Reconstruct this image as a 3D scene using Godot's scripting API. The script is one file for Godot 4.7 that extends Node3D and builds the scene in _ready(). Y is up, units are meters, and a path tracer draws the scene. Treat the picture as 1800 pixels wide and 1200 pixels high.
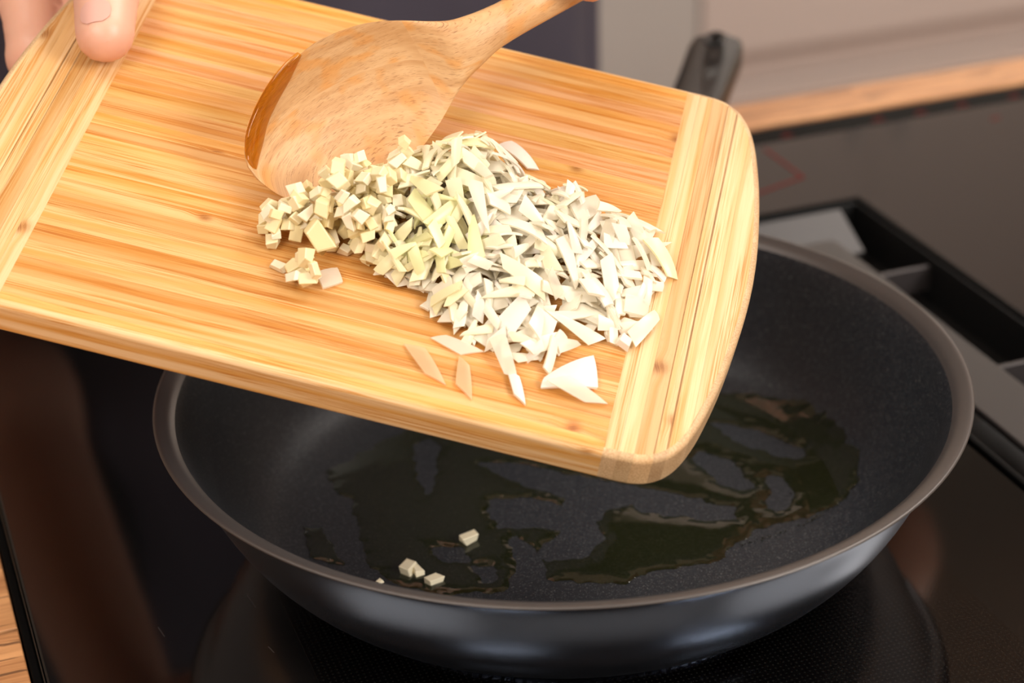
extends Node3D

# ------------------------------------------------------------------ mesh building
class MB:
	var v := PackedVector3Array()
	var n := PackedVector3Array()
	var uv := PackedVector2Array()
	var c := PackedColorArray()
	var ix := PackedInt32Array()
	func vert(p: Vector3, nn: Vector3, t := Vector2.ZERO, col := Color.WHITE) -> int:
		v.append(p); n.append(nn); uv.append(t); c.append(col)
		return v.size() - 1
	func tri(a: int, b: int, d: int) -> void:
		var g := (v[b] - v[a]).cross(v[d] - v[a])
		if g.dot(n[a] + n[b] + n[d]) > 0.0:
			ix.append(a); ix.append(d); ix.append(b)
		else:
			ix.append(a); ix.append(b); ix.append(d)
	func quad(a: int, b: int, d: int, e: int) -> void:
		tri(a, b, d); tri(a, d, e)
	func fquad(a: Vector3, b: Vector3, d: Vector3, e: Vector3, nn: Vector3) -> void:
		quad(vert(a, nn), vert(b, nn), vert(d, nn), vert(e, nn))
	func arrays() -> Array:
		var a := []
		a.resize(Mesh.ARRAY_MAX)
		a[Mesh.ARRAY_VERTEX] = v
		a[Mesh.ARRAY_NORMAL] = n
		a[Mesh.ARRAY_TEX_UV] = uv
		a[Mesh.ARRAY_COLOR] = c
		a[Mesh.ARRAY_INDEX] = ix
		return a

var rng := RandomNumberGenerator.new()
var M := {}
var taken := {}

func to_mesh(parts: Array, mats: Array) -> ArrayMesh:
	var am := ArrayMesh.new()
	var k := 0
	for i in parts.size():
		if parts[i].ix.is_empty():
			continue
		am.add_surface_from_arrays(Mesh.PRIMITIVE_TRIANGLES, parts[i].arrays())
		am.surface_set_material(k, mats[i])
		k += 1
	return am

func numbered(called: String) -> String:
	if not taken.has(called):
		taken[called] = 0
		return called
	taken[called] += 1
	return "%s_%03d" % [called, taken[called]]

func put(called: String, mesh: Mesh, parent: Node3D = null) -> MeshInstance3D:
	var o := MeshInstance3D.new()
	o.mesh = mesh
	o.cast_shadow = GeometryInstance3D.SHADOW_CASTING_SETTING_ON
	if parent == null:
		o.name = numbered(called)
		add_child(o)
	else:
		o.name = called
		parent.add_child(o, true)
	return o

func part(called: String, b: MB, m: Material, parent: Node3D = null) -> MeshInstance3D:
	return put(called, to_mesh([b], [m]), parent)

func thing(called: String, label: String, category: String, at := Transform3D.IDENTITY, group := "") -> Node3D:
	var o := Node3D.new()
	o.name = numbered(called)
	add_child(o)
	o.transform = at
	tag(o, label, category, group)
	return o

func tag(o: Node3D, label: String, category: String, group := "") -> void:
	o.set_meta("label", label)
	o.set_meta("category", category)
	if group != "":
		o.set_meta("group", group)

func structure(o: Node3D, label: String) -> Node3D:
	o.set_meta("kind", "structure")
	o.set_meta("label", label)
	o.set_meta("category", "room")
	return o

# A flat slab: polygon in x,z between two heights, its rims rounded by a radius per edge.
func prism(poly: PackedVector2Array, top: float, bot: float, rad, seg := 3, walls: MB = null, keep_flat := false) -> MB:
	var b := MB.new()
	var w := walls if walls else b
	var area := 0.0
	var cnt := poly.size()
	for i in cnt:
		area += poly[i].cross(poly[(i + 1) % cnt])
	var p := poly
	var rr := []
	for i in cnt:
		rr.append(rad[i] if rad is Array else rad)
	if area < 0.0:
		p = PackedVector2Array()
		var r2 := []
		for i in cnt:
			p.append(poly[cnt - 1 - i])
			r2.append(rr[(2 * cnt - 2 - i) % cnt])
		rr = r2
	var nrm := []
	for i in cnt:
		var e := (p[(i + 1) % cnt] - p[i]).normalized()
		nrm.append(Vector2(e.y, -e.x))
	var big := 0.0
	for r in rr:
		big = maxf(big, r)
	var rings := []
	var ys := []
	var ts := []
	for k in seg + 1:
		var t := PI / 2 * k / seg
		ts.append(t); ys.append(top - big * (1.0 - cos(t)))
	for k in seg + 1:
		var t := PI / 2 + PI / 2 * k / seg
		ts.append(t); ys.append(bot + big * (1.0 - absf(cos(t))))
	for k in ts.size():
		var f := 1.0 - sin(ts[k])
		var ring := PackedVector2Array()
		for i in cnt:
			var n1: Vector2 = nrm[(i + cnt - 1) % cnt]
			var n2: Vector2 = nrm[i]
			var d1: float = rr[(i + cnt - 1) % cnt] * f
			var d2: float = rr[i] * f
			var det := n1.cross(n2)
			if absf(det) < 0.03:
				ring.append(p[i] - (n1 + n2).normalized() * (d1 + d2) / 2)
			else:
				ring.append(p[i] + Vector2(-d1 * n2.y + d2 * n1.y, -d2 * n1.x + d1 * n2.x) / det)
		rings.append(ring)
	for i in cnt:
		var j := (i + 1) % cnt
		var na: Vector2 = nrm[i]
		var nb: Vector2 = nrm[i]
		var before: Vector2 = nrm[(i + cnt - 1) % cnt]
		var after: Vector2 = nrm[j]
		if before.dot(na) > 0.75 and not keep_flat:
			na = (na + before).normalized()
		if after.dot(nb) > 0.75 and not keep_flat:
			nb = (nb + after).normalized()
		var prev := [-1, -1]
		for k in ts.size():
			var s := sin(ts[k])
			var co := cos(ts[k])
			var ra: Vector2 = rings[k][i]
			var rb: Vector2 = rings[k][j]
			var cur := [w.vert(Vector3(ra.x, ys[k], ra.y), Vector3(na.x * s, co, na.y * s).normalized()), w.vert(Vector3(rb.x, ys[k], rb.y), Vector3(nb.x * s, co, nb.y * s).normalized())]
			if k > 0:
				w.quad(prev[0], prev[1], cur[1], cur[0])
			prev = cur
	for side in 2:
		var ring: PackedVector2Array = rings[0] if side == 0 else rings[rings.size() - 1]
		var y: float = top if side == 0 else bot
		var nn := Vector3.UP if side == 0 else Vector3.DOWN
		var tri := Geometry2D.triangulate_polygon(ring)
		var base := b.v.size()
		for q in ring:
			b.vert(Vector3(q.x, y, q.y), nn)
		if tri.is_empty():
			for k in range(1, ring.size() - 1):
				b.tri(base, base + k, base + k + 1)
		for k in range(0, tri.size(), 3):
			b.tri(base + tri[k], base + tri[k + 1], base + tri[k + 2])
	return b

func rect(x0: float, x1: float, z0: float, z1: float) -> PackedVector2Array:
	return PackedVector2Array([Vector2(x0, z0), Vector2(x1, z0), Vector2(x1, z1), Vector2(x0, z1)])

func rrect(x0: float, x1: float, z0: float, z1: float, r: float, seg := 5) -> PackedVector2Array:
	var out := PackedVector2Array()
	var cs := [Vector2(x1 - r, z0 + r), Vector2(x1 - r, z1 - r), Vector2(x0 + r, z1 - r), Vector2(x0 + r, z0 + r)]
	for k in 4:
		for i in seg + 1:
			var a := -PI / 2 + PI / 2 * k + PI / 2 * i / seg
			out.append(cs[k] + Vector2(cos(a), sin(a)) * r)
	return out

func block(x0: float, x1: float, y0: float, y1: float, z0: float, z1: float, r := 0.001) -> MB:
	return prism(rect(x0, x1, z0, z1), y1, y0, r, 2)

func append(to: MB, from: MB, t := Transform3D.IDENTITY) -> MB:
	var base := to.v.size()
	for i in from.v.size():
		to.v.append(t * from.v[i])
		to.n.append((t.basis * from.n[i]).normalized())
		to.uv.append(from.uv[i])
		to.c.append(from.c[i])
	for i in from.ix:
		to.ix.append(base + i)
	return to

func lathe(prof: Array, segs := 128, arc := TAU) -> MB:
	var b := MB.new()
	var m := prof.size()
	var nn := []
	for i in m:
		var a: Vector2 = prof[maxi(i - 1, 0)]
		var d: Vector2 = prof[mini(i + 1, m - 1)]
		var t := (d - a).normalized()
		nn.append(Vector2(-t.y, t.x))
	var len := 0.0
	for i in m:
		if i > 0:
			len += prof[i].distance_to(prof[i - 1])
		for k in segs + 1:
			var an := arc * k / segs
			b.vert(Vector3(prof[i].x * cos(an), prof[i].y, prof[i].x * sin(an)), Vector3(nn[i].x * cos(an), nn[i].y, nn[i].x * sin(an)), Vector2(float(k) / segs * 8.0, len * 10.0))
	for i in m - 1:
		for k in segs:
			var a := i * (segs + 1) + k
			b.quad(a, a + 1, a + segs + 2, a + segs + 1)
	return b

# A tube of elliptical rings along a path: each stop is [centre, radius across, radius up]
func tube(stops: Array, up := Vector3.UP, segs := 16) -> MB:
	var b := MB.new()
	var m := stops.size()
	for i in m:
		var c: Vector3 = stops[i][0]
		var dir: Vector3 = (stops[mini(i + 1, m - 1)][0] - stops[maxi(i - 1, 0)][0]).normalized()
		var side := dir.cross(up).normalized()
		var u := side.cross(dir).normalized()
		for k in segs + 1:
			var a := TAU * k / segs
			var off = side * cos(a) * stops[i][1] + u * sin(a) * stops[i][2]
			b.vert(c + off, (side * cos(a) * stops[i][2] + u * sin(a) * stops[i][1]).normalized(), Vector2(float(k) / segs, float(i) / m))
	for i in m - 1:
		for k in segs:
			var a := i * (segs + 1) + k
			b.quad(a, a + 1, a + segs + 2, a + segs + 1)
	for e in [0, m - 1]:
		var dir: Vector3 = (stops[e][0] - stops[1 if e == 0 else m - 2][0]).normalized()
		var mid := b.vert(stops[e][0], dir)
		var ring := []
		for k in segs:
			ring.append(b.vert(b.v[e * (segs + 1) + k], dir))
		for k in segs:
			b.tri(mid, ring[k], ring[(k + 1) % segs])
	return b

# ------------------------------------------------------------------ bodies: smooth union of tapered capsules, meshed as surface nets
func flesh(b: MB, bones: Array, cell: float, blend: float, tint = null) -> void:
	var lo := Vector3(1e9, 1e9, 1e9)
	var hi := -lo
	for q in bones:
		var r: float = maxf(q[2], q[3]) + 2.5 * cell + blend
		for e in [q[0], q[1]]:
			lo = lo.min(e - Vector3(r, r, r))
			hi = hi.max(e + Vector3(r, r, r))
	var nx := int((hi.x - lo.x) / cell) + 2
	var ny := int((hi.y - lo.y) / cell) + 2
	var nz := int((hi.z - lo.z) / cell) + 2
	var f := PackedFloat32Array()
	f.resize(nx * ny * nz)
	f.fill(1.0)
	for q in bones:
		var a: Vector3 = q[0]
		var d: Vector3 = q[1] - a
		var ra: float = q[2]
		var rd: float = q[3] - ra
		var dd := maxf(d.length_squared(), 1e-9)
		var r: float = maxf(q[2], q[3]) + 2.0 * cell + blend
		var l := (a.min(q[1]) - Vector3(r, r, r) - lo) / cell
		var h := (a.max(q[1]) + Vector3(r, r, r) - lo) / cell
		for z in range(maxi(int(l.z), 0), mini(int(h.z) + 1, nz)):
			for y in range(maxi(int(l.y), 0), mini(int(h.y) + 1, ny)):
				var at := (z * ny + y) * nx
				for x in range(maxi(int(l.x), 0), mini(int(h.x) + 1, nx)):
					var p := lo + Vector3(x, y, z) * cell - a
					var t := clampf(p.dot(d) / dd, 0.0, 1.0)
					var s := (p - d * t).length() - ra - rd * t
					var o := f[at + x]
					var k := maxf(blend - absf(o - s), 0.0) / maxf(blend, 1e-6)
					f[at + x] = minf(o, s) - k * k * blend * 0.25
	var where := {}
	var step := [0, 1, nx, nx + 1, nx * ny, nx * ny + 1, nx * ny + nx, nx * ny + nx + 1]
	for z in nz - 1:
		for y in ny - 1:
			for x in nx - 1:
				var i := (z * ny + y) * nx + x
				var f0 := f[i]
				if absf(f0) > 2.0 * cell:
					continue
				var inside := 0
				for s in step:
					if f[i + s] < 0.0:
						inside += 1
				if inside == 0 or inside == 8:
					continue
				var sum := Vector3.ZERO
				var cnt := 0
				for e in [[0, 1], [2, 3], [4, 5], [6, 7], [0, 2], [1, 3], [4, 6], [5, 7], [0, 4], [1, 5], [2, 6], [3, 7]]:
					var fa := f[i + step[e[0]]]
					var fb := f[i + step[e[1]]]
					if (fa < 0.0) != (fb < 0.0):
						var t := fa / (fa - fb)
						var pa := Vector3(e[0] & 1, (e[0] >> 1) & 1, e[0] >> 2)
						var pb := Vector3(e[1] & 1, (e[1] >> 1) & 1, e[1] >> 2)
						sum += pa.lerp(pb, t)
						cnt += 1
				var g := Vector3(f[i + 1] + f[i + 1 + nx] + f[i + 1 + nx * ny] + f[i + step[7]] - f[i] - f[i + nx] - f[i + nx * ny] - f[i + step[6]],
					f[i + nx] + f[i + step[3]] + f[i + step[6]] + f[i + step[7]] - f[i] - f[i + 1] - f[i + step[4]] - f[i + step[5]],
					f[i + step[4]] + f[i + step[5]] + f[i + step[6]] + f[i + step[7]] - f[i] - f[i + 1] - f[i + nx] - f[i + step[3]])
				var p := lo + (Vector3(x, y, z) + sum / cnt) * cell
				where[i] = b.vert(p, g.normalized(), Vector2.ZERO, tint.call(p) if tint != null else Color.WHITE)
	for i in where:
		var inside: bool = f[i] < 0.0
		if inside != (f[i + 1] < 0.0):
			four(b, where, i, i - nx, i - nx - nx * ny, i - nx * ny)
		if inside != (f[i + nx] < 0.0):
			four(b, where, i, i - 1, i - 1 - nx * ny, i - nx * ny)
		if inside != (f[i + nx * ny] < 0.0):
			four(b, where, i, i - 1, i - 1 - nx, i - nx)

func four(b: MB, where: Dictionary, i: int, j: int, k: int, l: int) -> void:
	if where.has(j) and where.has(k) and where.has(l):
		b.quad(where[i], where[j], where[k], where[l])

func chain(out: Array, pts: Array, rs: Array) -> void:
	for i in pts.size() - 1:
		out.append([pts[i], pts[i + 1], rs[i], rs[i + 1]])

# ------------------------------------------------------------------ textures and materials
func noise(seed_: int, freq: float, oct := 3) -> FastNoiseLite:
	var f := FastNoiseLite.new()
	f.seed = seed_
	f.frequency = freq
	f.fractal_octaves = oct
	f.noise_type = FastNoiseLite.TYPE_SIMPLEX_SMOOTH
	return f

func picture(w: int, h: int, at: Callable) -> Image:
	var d := PackedByteArray()
	d.resize(w * h * 3)
	var k := 0
	for y in h:
		for x in w:
			var c: Vector3 = at.call(x, y)
			d[k] = int(clampf(c.x, 0, 1) * 255.0)
			d[k + 1] = int(clampf(c.y, 0, 1) * 255.0)
			d[k + 2] = int(clampf(c.z, 0, 1) * 255.0)
			k += 3
	return Image.create_from_data(w, h, false, Image.FORMAT_RGB8, d)

func tex(im: Image) -> ImageTexture:
	return ImageTexture.create_from_image(im)

func turned(im: Image) -> Image:
	var o: Image = im.duplicate()
	o.rotate_90(CLOCKWISE)
	return o

func mat(col: Color, rough := 0.5, metal := 0.0) -> StandardMaterial3D:
	var m := StandardMaterial3D.new()
	m.albedo_color = col
	m.roughness = rough
	m.metallic = metal
	return m

func triplanar(m: StandardMaterial3D, t: Texture2D, scale_: Vector3, offset := Vector3.ZERO) -> StandardMaterial3D:
	m.albedo_texture = t
	m.uv1_triplanar = true
	m.uv1_triplanar_sharpness = 8.0
	m.uv1_scale = scale_
	m.uv1_offset = offset
	return m

func bamboo_picture(pale: Vector3, deep: Vector3, amber: Vector3) -> Image:
	var W := 1024
	var H := 512
	var slow := noise(3, 1.0, 2)
	var fine := noise(5, 1.0, 2)
	var hair := noise(8, 1.0, 1)
	var r := RandomNumberGenerator.new()
	r.seed = 77
	var rows := []
	for y in H:
		rows.append(Vector3(r.randf(), r.randf(), r.randf()))
	var nodes := []
	for k in 5:
		nodes.append(Vector3(r.randf() * W, r.randf() * H, r.randf_range(14, 30)))
	return picture(W, H, func(x, y):
		var wob := slow.get_noise_2d(x * 0.003, y * 0.006 + 90.0) * 3.0
		for q in nodes:
			var dx: float = (x - q.x) / 26.0
			var dy: float = (y - q.y) / q.z
			var g: float = exp(-dx * dx - dy * dy)
			wob += g * 9.0 * sin(dx * 3.0)
		var yy: float = y + wob
		var band := slow.get_noise_2d(x * 0.0012, yy * 0.020)
		var line := fine.get_noise_2d(x * 0.0022, yy * 0.10)
		var thin := hair.get_noise_2d(x * 0.0030, yy * 0.20 + 300.0)
		var fuzz := hair.get_noise_2d(x * 0.012, yy * 0.5)
		var row: Vector3 = rows[clampi(int(yy) % H, 0, H - 1)]
		var here := clampf(0.45 + 1.5 * fine.get_noise_2d(x * 0.002 + 70.0, yy * 0.02), 0, 1)
		var dark := 0.10 + band * 0.30 + fuzz * 0.10
		dark += 0.78 * clampf(1.2 - absf(line) * 5.0, 0, 1) * here
		dark += 0.62 * clampf(1.2 - absf(thin) * 4.0, 0, 1) * (0.25 + 0.75 * here)
		var c := pale.lerp(deep, clampf(dark, 0, 1))
		c = c.lerp(amber, clampf(band * 0.9, 0, 0.4))
		for q in nodes:
			var dx: float = (x - q.x) / 9.0
			var dy: float = (y - q.y) / q.z
			c = c.lerp(Vector3(0.58, 0.34, 0.13), 0.8 * exp(-dx * dx - dy * dy) * (0.5 + row.y))
		return c)

func end_picture() -> Image:
	var a := noise(21, 1.0, 1)
	var s := noise(22, 0.02, 2)
	return picture(256, 256, func(x, y):
		var d := a.get_noise_2d(x * 0.36, y * 0.36)
		var k := clampf(0.42 + d * 0.55 + s.get_noise_2d(x, y) * 0.3, 0, 1)
		return Vector3(0.885, 0.755, 0.585).lerp(Vector3(0.735, 0.575, 0.40), k))

func beech_picture() -> Image:
	var W := 1024
	var H := 1024
	var slow := noise(31, 1.0, 3)
	var fine := noise(32, 1.0, 2)
	var im := picture(W, H, func(x, y):
		var k := 0.45 + slow.get_noise_2d(x * 0.002, y * 0.012) * 0.6 + fine.get_noise_2d(x * 0.012, y * 0.15) * 0.22
		var c := Vector3(0.855, 0.69, 0.50).lerp(Vector3(0.75, 0.555, 0.355), clampf(k, 0, 1))
		var st := clampf((slow.get_noise_2d(x * 0.003 + 40.0, y * 0.004 + 7.0) - 0.15) * 1.6, 0, 0.5)
		return c.lerp(Vector3(0.84, 0.55, 0.25), st))
	var r := RandomNumberGenerator.new()
	r.seed = 4
	for i in 2600:
		var x := r.randi_range(0, W - 60)
		var y := r.randi_range(8, H - 10)
		var l := r.randi_range(8, 34)
		var sh := r.randf_range(0.76, 0.92)
		for k in l:
			var yy := y + int(k * 0.12)
			var c := im.get_pixel(x + k, yy)
			im.set_pixel(x + k, yy, Color(c.r * sh, c.g * sh * 0.93, c.b * sh * 0.86))
			if l > 24 and k > 6 and k < l - 6:
				c = im.get_pixel(x + k, yy + 1)
				im.set_pixel(x + k, yy + 1, Color(c.r * sh, c.g * sh * 0.93, c.b * sh * 0.86))
	return im

func oak_picture() -> Image:
	var slow := noise(41, 1.0, 3)
	var fine := noise(42, 1.0, 2)
	return picture(1024, 256, func(x, y):
		var w := slow.get_noise_2d(x * 0.004, y * 0.012) * 10.0
		var k := 0.4 + slow.get_noise_2d(x * 0.003, (y + w) * 0.035) * 0.7 + fine.get_noise_2d(x * 0.012, (y + w) * 0.3) * 0.35
		var c := Vector3(0.77, 0.575, 0.395).lerp(Vector3(0.55, 0.37, 0.23), clampf(k, 0, 1))
		var crack := clampf((fine.get_noise_2d(x * 0.006 + 50.0, (y + w) * 0.12) - 0.42) * 5.0, 0, 0.6)
		return c.lerp(Vector3(0.26, 0.17, 0.11), crack))

func speck_picture(base: Vector3, light: Vector3, share: float, s: int) -> Image:
	var r := RandomNumberGenerator.new()
	r.seed = s
	return picture(512, 512, func(_x, _y):
		var q := r.randf()
		return base.lerp(light, r.randf() if q < share else 0.12 * r.randf()))

func weave_picture() -> Image:
	var r := RandomNumberGenerator.new()
	r.seed = 6
	return picture(256, 256, func(x, y):
		var k := 0.85 + 0.1 * sin(x * TAU / 8.0) * sin(y * TAU / 8.0) + 0.1 * (r.randf() - 0.5)
		return Vector3(k, k, k))

func dots_picture() -> Image:
	return picture(64, 64, func(x, y):
		var p := Vector2(fposmod(x, 32) - 16, fposmod(y, 32) - 16)
		var k := clampf(6.0 - p.length(), 0, 1)
		return Vector3(0.012, 0.011, 0.011).lerp(Vector3(0.10, 0.095, 0.09), k))

func height_noise(seed_: int, freq: float) -> NoiseTexture2D:
	var t := NoiseTexture2D.new()
	t.width = 512
	t.height = 512
	t.seamless = true
	t.noise = noise(seed_, freq, 3)
	return t

func make_materials() -> void:
	var bt := tex(bamboo_picture(Vector3(0.885, 0.70, 0.47), Vector3(0.735, 0.435, 0.125), Vector3(0.85, 0.585, 0.24)))
	var bx := tex(turned(bamboo_picture(Vector3(0.915, 0.765, 0.57), Vector3(0.76, 0.50, 0.22), Vector3(0.875, 0.66, 0.38))))
	var en := tex(end_picture())
	M.core = []
	M.band = []
	M.edge = []
	var r := RandomNumberGenerator.new()
	r.seed = 12
	for k in 9:
		var g := r.randf_range(0.90, 1.03)
		var m := mat(Color(g, g * r.randf_range(0.95, 1.0), g * r.randf_range(0.86, 1.0)), 0.46)
		M.core.append(triplanar(m, bt, Vector3(4.2, 21, 21), Vector3(r.randf_range(0.46, 0.54), r.randf(), r.randf())))
	for k in 6:
		var g: float = [0.97, 0.98, 0.88, 0.97, 0.99, 0.96][k]
		var m := mat(Color(g, g * (0.97 if k == 2 else 1.0), g * (0.90 if k == 2 else 1.0)), 0.46)
		M.band.append(triplanar(m, bx, Vector3(17, 17, 3.6), Vector3(r.randf(), r.randf(), r.randf_range(0.36, 0.64))))
		var m2 := mat(Color(g, g, g), 0.6)
		m2.albedo_color = [Color(1, 1, 1), Color(0.93, 0.92, 0.90), Color(1.0, 0.98, 0.95), Color(0.88, 0.86, 0.84), Color(0.97, 0.96, 0.95), Color(0.92, 0.91, 0.9)][k]
		M.edge.append(triplanar(m2, en, Vector3(17, 17, 17), Vector3(r.randf(), r.randf(), r.randf())))
	M.side = triplanar(mat(Color(1.04, 1.10, 1.22), 0.5), bt, Vector3(4.2, 21, 21), Vector3(0.5, 0.3, 0.7))
	M.beech = mat(Color(1, 1, 1), 0.5)
	M.beech.albedo_texture = tex(beech_picture())
	var oak := tex(oak_picture())
	M.oak = []
	for k in 5:
		var g := r.randf_range(0.95, 1.10)
		M.oak.append(triplanar(mat(Color(g, g * 0.98, g * 0.95), 0.5), oak, Vector3(2.0, 9.0, 9.0), Vector3(r.randf(), r.randf(), r.randf())))
	M.coat = triplanar(mat(Color(1, 1, 1), 0.40), tex(speck_picture(Vector3(0.112, 0.124, 0.146), Vector3(0.58, 0.58, 0.56), 0.08, 9)), Vector3(9, 9, 9))
	M.coat.metallic_specular = 0.40
	M.coat.heightmap_enabled = true
	M.coat.heightmap_texture = height_noise(91, 0.12)
	M.coat.heightmap_scale = 0.008
	M.steel = mat(Color(0.77, 0.81, 0.88), 0.24, 1.0)
	M.steel.anisotropy_enabled = true
	M.steel.anisotropy = 0.4
	M.lip = mat(Color(0.34, 0.32, 0.31), 0.38, 0.6)
	M.grip = mat(Color(0.028, 0.028, 0.030), 0.34)
	M.grip_trim = mat(Color(0.015, 0.015, 0.016), 0.25)
	M.glass = mat(Color(0.030, 0.028, 0.027), 0.07)
	M.print = triplanar(mat(Color(1, 1, 1), 0.07), tex(dots_picture()), Vector3(270, 270, 270))
	M.frame = mat(Color(0.03, 0.03, 0.03), 0.55)
	M.frame.metallic_specular = 0.12
	M.bevel = mat(Color(0.30, 0.28, 0.25), 0.25, 0.8)  # pale tone stands in for the highlight along the glass edge
	M.pit = mat(Color(0.02, 0.02, 0.02), 0.55)
	M.plate = mat(Color(0.20, 0.185, 0.18), 0.42, 0.3)
	M.rib = mat(Color(0.24, 0.22, 0.22), 0.4, 0.3)
	M.red = mat(Color(0.40, 0.085, 0.065), 0.6)
	M.red.metallic_specular = 0.2
	M.oil = mat(Color(0.125, 0.135, 0.030, 0.62), 0.05)
	M.oil.transparency = BaseMaterial3D.TRANSPARENCY_ALPHA
	M.honey = mat(Color(0.97, 0.70, 0.16, 0.04), 0.04)
	M.honey.refraction_enabled = true
	M.honey.refraction_scale = 0.045
	M.onion = []
	for c in [Color(0.99, 0.955, 0.875, 0.86), Color(0.985, 0.95, 0.825, 0.86), Color(0.98, 0.945, 0.765, 0.86), Color(0.99, 0.955, 0.91, 0.82), Color(0.955, 0.94, 0.72, 0.84)]:
		var m := mat(c, 0.30)
		m.transparency = BaseMaterial3D.TRANSPARENCY_ALPHA
		m.backlight_enabled = true
		m.backlight = Color(0.70, 0.69, 0.65)
		M.onion.append(m)
	for c in [Color(0.96, 0.93, 0.87, 0.55), Color(0.92, 0.78, 0.62, 0.50)]:
		var m := mat(c, 0.30)
		m.transparency = BaseMaterial3D.TRANSPARENCY_ALPHA
		m.backlight_enabled = true
		m.backlight = Color(0.8, 0.78, 0.7)
		M.onion.append(m)
	M.garlic = []
	for c in [Color(0.98, 0.925, 0.755), Color(0.975, 0.905, 0.70), Color(0.985, 0.94, 0.82)]:
		var m := mat(c, 0.38)
		m.backlight_enabled = true
		m.backlight = Color(0.55, 0.53, 0.44)
		M.garlic.append(m)
	M.skin = mat(Color(1, 1, 1), 0.42)
	M.skin.vertex_color_use_as_albedo = true
	M.skin.subsurf_scatter_enabled = true
	M.skin.subsurf_scatter_strength = 0.12
	M.nail = mat(Color(0.84, 0.64, 0.58), 0.3)
	var wv := tex(weave_picture())
	M.apron = triplanar(mat(Color(0.30, 0.275, 0.325), 0.9), wv, Vector3(60, 60, 60))
	M.shirt = triplanar(mat(Color(0.155, 0.155, 0.175), 0.95), wv, Vector3(60, 60, 60))
	M.hair = mat(Color(0.10, 0.07, 0.05), 0.6)
	M.wall = mat(Color(0.80, 0.75, 0.70), 0.85)
	M.ceiling = mat(Color(0.88, 0.87, 0.85), 0.9)
	M.floor = triplanar(mat(Color(0.85, 0.82, 0.8), 0.6), oak, Vector3(0.6, 2.0, 2.0))
	M.front_taupe = mat(Color(0.79, 0.735, 0.705), 0.55)
	M.front_grey = mat(Color(0.72, 0.70, 0.68), 0.55)
	M.carcass = mat(Color(0.55, 0.50, 0.46), 0.6)
	M.channel = mat(Color(0.76, 0.70, 0.67), 0.5)
	M.lamp_body = mat(Color(0.12, 0.12, 0.12), 0.5)
	M.lamp_glow = mat(Color(1, 1, 1), 0.6)
	M.lamp_glow.emission_enabled = true
	M.lamp_glow.emission = Color(1.0, 0.97, 0.93)
	M.lamp_glow.emission_energy_multiplier = 1.5
	M.chrome = mat(Color(0.7, 0.7, 0.7), 0.25, 1.0)

# ------------------------------------------------------------------ frames of reference found from the photograph
var BOARD := Transform3D(Basis(Vector3(0.849561, -0.217238, 0.480680), Vector3(0.000201, 0.911392, 0.411538), Vector3(-0.527490, -0.349530, 0.774327)), Vector3(-0.061182, 0.134946, -0.011425))
var SPOON := Transform3D(Basis(Vector3(0.66165, 0.20995, -0.71982), Vector3(-0.59109, 0.73671, -0.32844), Vector3(0.46134, 0.64279, 0.61155)), Vector3(-0.034187, 0.012742, 0.017648))   # on the board: x along the handle, y across, z out of the bowl
const FLOOR := -0.92

func _ready() -> void:
	rng.seed = 2024
	setup_view()
	make_materials()
	lamps()
	room()
	cabinets()
	added_wall_units()
	island()
	cooktop()
	pan()
	oil()
	board()
	spoon()
	heaps()
	pan_bits()
	person()

# ------------------------------------------------------------------ camera, sky, lights, exposure
func setup_view() -> void:
	var cam := Camera3D.new()
	cam.name = "camera"
	var right := Vector3(0.936482, -0.031194, 0.349325)
	var up := Vector3(0.185960, 0.888659, -0.419171)
	var fwd := Vector3(0.297356, -0.457506, -0.838014)
	var lens := CameraAttributesPhysical.new()
	lens.frustum_focal_length = 68.0
	lens.frustum_focus_distance = 0.615
	lens.frustum_near = 0.02
	lens.frustum_far = 50.0
	lens.exposure_aperture = 8.0
	cam.attributes = lens
	cam.fov = rad_to_deg(2.0 * atan(600.0 / 3400.0))
	cam.near = 0.02
	cam.far = 50.0
	cam.transform = Transform3D(Basis(right, up, -fwd), Vector3(-0.213500, 0.376557, 0.552325))
	add_child(cam)
	cam.current = true
	var env := Environment.new()
	env.background_mode = Environment.BG_SKY
	env.sky = Sky.new()
	env.sky.sky_material = PhysicalSkyMaterial.new()
	env.tonemap_mode = Environment.TONE_MAPPER_LINEAR
	env.tonemap_exposure = 0.65
	env.sdfgi_enabled = true
	env.ssao_enabled = true
	env.ssil_enabled = true
	var w := WorldEnvironment.new()
	w.name = "world"
	w.environment = env
	add_child(w)

const KEY := 2.0
const FRONT := 4.4
const PANEL := 0.90

func area(parent: Node3D, size: Vector2, energy: float, col: Color, at: Transform3D) -> void:
	var l := AreaLight3D.new()
	l.name = "light"
	l.area_size = size
	l.light_energy = energy
	l.light_color = col
	l.shadow_enabled = true
	l.area_range = 12.0
	l.area_attenuation = 2.0
	l.transform = at
	parent.add_child(l)

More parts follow.
